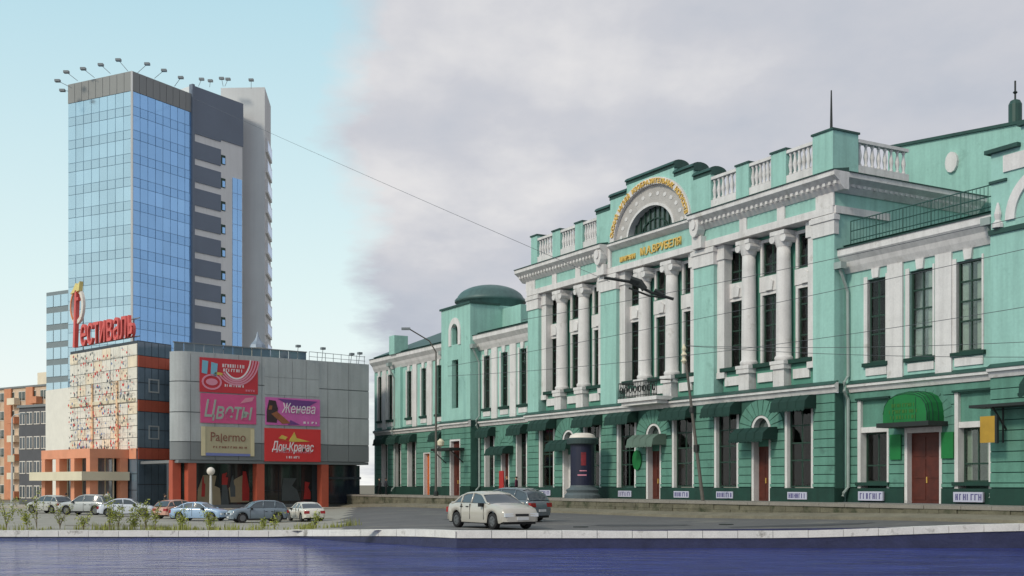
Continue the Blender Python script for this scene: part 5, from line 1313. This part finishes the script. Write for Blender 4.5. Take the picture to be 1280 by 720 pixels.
# ------------------------------------------------------------------ people
m_skin = mat('skin', lin(196, 152, 126), .7, .05)
def person(px, X, Y, z, heading, top, legs, hair, label, stride=.22, h=1.74, lean=0):
    M = T(X, Y, z) @ RZ(R(heading)) @ Matrix.Scale(h/1.74, 4)
    t = thing('person', label, 'person', M)
    V, E, Rr = [], [], []
    def v(p, r): V.append(p); Rr.append(r); return len(V)-1
    def e(*ids): E.extend(zip(ids, ids[1:]))
    pel = v((0, 0, .95), (.17, .13)); wst = v((0.0, 0, 1.12), (.15, .11)); ch = v((.01, 0, 1.34), (.19, .125)); nb = v((.0, 0, 1.46), (.09, .08)); nk = v((.01, 0, 1.52), (.055, .055)); h1 = v((.025, 0, 1.62), (.085, .095)); h2 = v((.02, 0, 1.70), (.07, .08))
    e(pel, wst, ch, nb, nk, h1, h2)
    for s in (-1, 1):
        f = s*stride
        hp = v((.0, s*.10, .90), (.10, .10)); kn = v((f*.55+.03, s*.105, .50), (.065, .065)); an = v((f-.03, s*.105, .09+.03*(f < 0)), (.045, .045)); toe = v((f+.14, s*.12, .04), (.04, .035)); e(pel, hp, kn, an, toe)
        sh = v((.0, s*.19, 1.41), (.07, .07)); el = v((-f*.35-.03, s*.25, 1.14), (.05, .05)); wr = v((-f*.6+.06, s*.25, .92), (.036, .036)); hd = v((-f*.7+.09, s*.25, .83), (.04, .026)); e(ch, sh, el, wr, hd)
    me = bpy.data.meshes.new('body'); me.from_pydata(V, E, []); me.update()
    m = bpy.data.materials.new('clothed_body'); m.use_nodes = True; nt = m.node_tree; b = nt.nodes['Principled BSDF']; b.inputs['Roughness'].default_value = .85
    tcn = nt.nodes.new('ShaderNodeTexCoord'); sp = nt.nodes.new('ShaderNodeSeparateXYZ'); nt.links.new(tcn.outputs['Object'], sp.inputs[0])
    cr = nt.nodes.new('ShaderNodeValToRGB'); cr.color_ramp.interpolation = 'CONSTANT'; mr = nt.nodes.new('ShaderNodeMath'); mr.operation = 'DIVIDE'; mr.inputs[1].default_value = 2.0; nt.links.new(sp.outputs[2], mr.inputs[0]); nt.links.new(mr.outputs[0], cr.inputs[0])
    els = cr.color_ramp.elements; els[0].position = 0; els[0].color = (.02, .02, .02, 1); els[1].position = .04; els[1].color = (*legs, 1)
    for pos, c in ((.455, top), (.755, lin(196, 152, 126))): q = els.new(pos); q.color = (*c, 1)
    nt.links.new(cr.outputs[0], b.inputs['Base Color']); me.materials.append(m)
    o = put('body', me, t, M); sk = o.modifiers.new('skin', 'SKIN'); sk.use_smooth_shade = True; su = o.modifiers.new('sub', 'SUBSURF'); su.levels = su.render_levels = 2
    for i, r in enumerate(Rr): me.skin_vertices[0].data[i].radius = r
    me.skin_vertices[0].data[0].use_root = True
    hm = MB().lathe([(.102*math.cos(a), 1.665+.12*math.sin(a)) for a in [math.pi/2*k/6 for k in range(7)]], .005, 0, 14); hm.smooth = True
    hm.v = [(x-.015, y*.95, z-(.05 if x < 0 and z < 1.69 else 0)) for x, y, z in hm.v]
    part('hair', hm, mat('hair_'+label[:18].replace(' ', '_'), hair, .8, .1), t, M)
    part('nose', MB().box(.105, .135, -.014, .014, 1.60, 1.635), m_skin, t, M)
    return t
def pped(px, yl): p = pave_pt(px, yl); return p.x, p.y, MUS_Z
blk = lin(26, 28, 32)
person(476, *pped(474.5, -1.6), 200, blk, blk, lin(40, 32, 28), 'person in black coat walking at the far end of the green building')
person(482, *pped(482.5, -2.2), 30, lin(40, 42, 50), blk, lin(50, 40, 34), 'person in dark jacket beside another, by the far downpipe', stride=.12)
person(634, *pped(633.5, -1.5), -20, lin(40, 36, 34), lin(50, 50, 56), lin(170, 120, 70), 'fair haired person in black coat standing beside the red doorway board', stride=.06)
person(646, *pped(645.5, -1.0), 160, lin(86, 34, 60), blk, lin(34, 28, 26), 'person in plum coat waiting just past the fair haired person', stride=.05)
px_, Yq = 135, 117; person(135, *XY(135, 116.0), .14, -60, lin(206, 206, 210), lin(64, 70, 92), lin(60, 46, 34), 'person in white top leaving the portico entrance', stride=.2)
person(208, *XY(206, 96.0), 0, 10, lin(48, 46, 46), lin(40, 42, 48), lin(46, 36, 30), 'person in dark clothes crossing behind the pale red hatchback', stride=.22)
person(83, *XY(83, 104.0), 0, 60, lin(44, 44, 48), blk, lin(46, 36, 30), 'person in dark clothes between the silver hatchback and the grey estate', stride=.1)
# red board in the doorway where people stand
P_ = MM @ Vector((lx(627, -.4), -.4, 0)); Mb = Matrix.Translation(P_) @ RZ(MUS_ANG)
t = thing('pavement_board', 'red advertising board leaning in the doorway of the green building', 'board', Mb)
part('panel', MB().prism([(-.4, .5), (.4, .5), (.4, 2.3), (-.4, 2.3)], -.05, .03), m_muralr, t, Mb); part('leg', MB().tube([(-.3, .3, 0), (-.3, 0, 2.2)], .03, 5), m_iron, t, Mb); part('leg', MB().tube([(.3, .3, 0), (.3, 0, 2.2)], .03, 5), m_iron, t, Mb)

# ------------------------------------------------------------------ saplings along the quay
m_leaf = mat('young_leaf', lin(166, 172, 80), .7, .3, 3); m_leaf2 = mat('young_leaf_dark', lin(120, 132, 60), .7, .3, 3); m_twig = mat('twig', lin(112, 100, 74), .85, .15)
def sapling(px, py_top, spread, label, Y=64.6, seed=0, dens=1.0):
    r = random.Random(seed); Y = r.uniform(64.0, 67.0); X, _ = XY(px, Y); z0 = height(X, Y); M = T(X, Y, z0); H = zat(py_top-r.uniform(-2, 14), Y)-z0
    t = thing('sapling', label, 'sapling', M, 'young plants along the embankment'); st = MB(); lf = (MB(), MB())
    for k in range(max(2, int(5*spread+1))):
        a = r.uniform(0, 6.28); l = H*r.uniform(.45, 1.12); tilt = r.uniform(.1, .75)*spread**.5; pts = []
        for j in range(6):
            u = j/5; pts.append((math.cos(a)*tilt*l*u*u, math.sin(a)*tilt*l*u*u*.6, l*u))
        st.tube(pts, .02, 5, .006)
        for q in range(int(95*dens)):
            u = r.uniform(.35, 1.05); i0 = min(4, int(u*5)); b = Vector(pts[i0]).lerp(Vector(pts[min(5, i0+1)]), min(1, u*5-i0)); b += Vector((r.gauss(0, .11), r.gauss(0, .1), r.gauss(0, .08)))
            d = Vector((r.uniform(-1, 1), r.uniform(-1, 1), r.uniform(-.2, 1))).normalized(); s = r.uniform(.05, .13); n = d.cross(Vector((r.random(), r.random(), r.random()))).normalized()
            lf[r.random() < .4].quad(tuple(b), tuple(b+d*s*.6+n*s*.35), tuple(b+d*s*1.3), tuple(b+d*s*.6-n*s*.35))
    part('stem', st, m_twig, t, M)
    part('foliage', lf[0], m_leaf, t, M, kind='stuff'); part('foliage', lf[1], m_leaf2, t, M, kind='stuff')
for i, (px, pt, spd, dn, lab) in enumerate(((8, 622, .6, 1, 'tall leafy sapling on the embankment before the orange apartment block'), (34, 630, .5, 1, 'slender sapling on the embankment before the dark office block'), (46, 624, .5, .9, 'sapling with a bushy top on the embankment left of the silver hatchback'), (75, 640, 1.6, .25, 'sparse spreading twiggy sapling before the silver hatchback'), (104, 632, 1.0, .5, 'open branched sapling before the grey estate'), (137, 634, .6, 1.1, 'bushy sapling on the embankment below the white saloon nose'), (148, 636, .7, .6, 'thin sapling on the embankment below the white saloon'), (168, 642, .8, .9, 'low leafy sapling just past the white saloon'), (182, 638, .6, 1, 'upright sapling between the white saloon and the pale red hatchback'), (194, 636, .5, .8, 'sapling with a round leaf tuft before the walking person'), (228, 646, .9, .7, 'short sapling below the pale red hatchback'), (262, 650, .8, .7, 'short sapling below the light blue saloon'), (330, 648, .7, .5, 'small sapling below the steel blue off-roader'), (343, 650, .5, .5, 'tiny sapling past the steel blue off-roader'), (393, 653, .7, .5, 'tiny sapling below the white saloon with its tail out'))):
    sapling(px, pt, spd, lab, seed=i+3, dens=dn)

# ------------------------------------------------------------------ road details
def patch(name, cx, cy, rx, ry, m_, off, seed, n=18):
    r = random.Random(seed); mb = MB(); mb.v.append((cx, cy, height(cx, cy)+off))
    for k in range(n):
        a = 2*math.pi*k/n; q = r.uniform(.8, 1.15); x, y = cx+rx*q*math.cos(a), cy+ry*q*math.sin(a); mb.v.append((x, y, height(x, y)+off))
    mb.f = [(0, k+1, (k+1) % n+1) for k in range(n)]; o = structure(name, mb, m_)
m_patch = mat('asphalt_patch', lin(70, 70, 72), .9, .15, .8, fine=.12); m_dust = mat('road_dust', lin(128, 122, 110), .95, .2, .6, fine=.12)
patch('road_patch', 6.5, 60.5, 2.6, 1.4, m_patch, .012, 1); patch('road_patch', 14, 57.5, 3.4, .9, m_patch, .014, 2); patch('road_patch', -1.0, 72, 3.0, 3.4, m_patch, .012, 3); patch('parking_patch', -24, 72, 3.6, 1.6, m_dust, .012, 4); patch('parking_patch', -16, 84, 3.0, 2.6, m_dust, .012, 6)
for (x, y) in ((3.4, 58.2), (11.0, 60.4), (-20.5, 69.0)):
    t = tag(put('manhole_cover', MB().lathe([(.38, 0), (.38, .03), (.33, .035)], n=18).mesh('manhole_cover', m_iron), None, T(x, y, height(x, y)+.006)), {3.4: 'round iron manhole cover in the road before the advertising column', 11.0: 'round iron manhole cover in the road before the leaning pole', -20.5: 'round iron manhole cover in the car park asphalt'}[x], 'manhole cover')

# ------------------------------------------------------------------ rank weeds along the car park edge
r5 = random.Random(11); wd = MB()
clumps = [(r5.uniform(-34, -9), r5.uniform(63.75, 66.2), r5.uniform(.25, 1.0)) for _ in range(75)]
for cx_, cy_, sz in clumps:
    for k in range(int(26*sz)+8):
        x, y = cx_+r5.gauss(0, .3*sz), max(63.7, cy_+r5.gauss(0, .2)); h = r5.uniform(.12, .5)*sz+.08; a = r5.uniform(0, 6.28); w = r5.uniform(.012, .03); l = r5.uniform(.05, .3)*h; z = height(x, y)
        c, q = math.cos(a), math.sin(a)
        wd.quad((x-w*q, y+w*c, z), (x+w*q, y-w*c, z), (x+w*q*.6+l*c*.5, y-w*c*.6+l*q*.5, z+h*.6), (x-w*q*.6+l*c*.5, y+w*c*.6+l*q*.5, z+h*.6))
        i = len(wd.v); wd.v.append((x+l*c*1.3, y+l*q*1.3, z+h)); wd.f.append((i-1, i-2, i))
tag(put('weeds', wd.mesh('weeds', mat('weed_green', lin(142, 146, 74), .8, .35, 2.5)), None, I4), 'straggling yellow green weeds along the car park edge', 'weeds', kind='stuff')
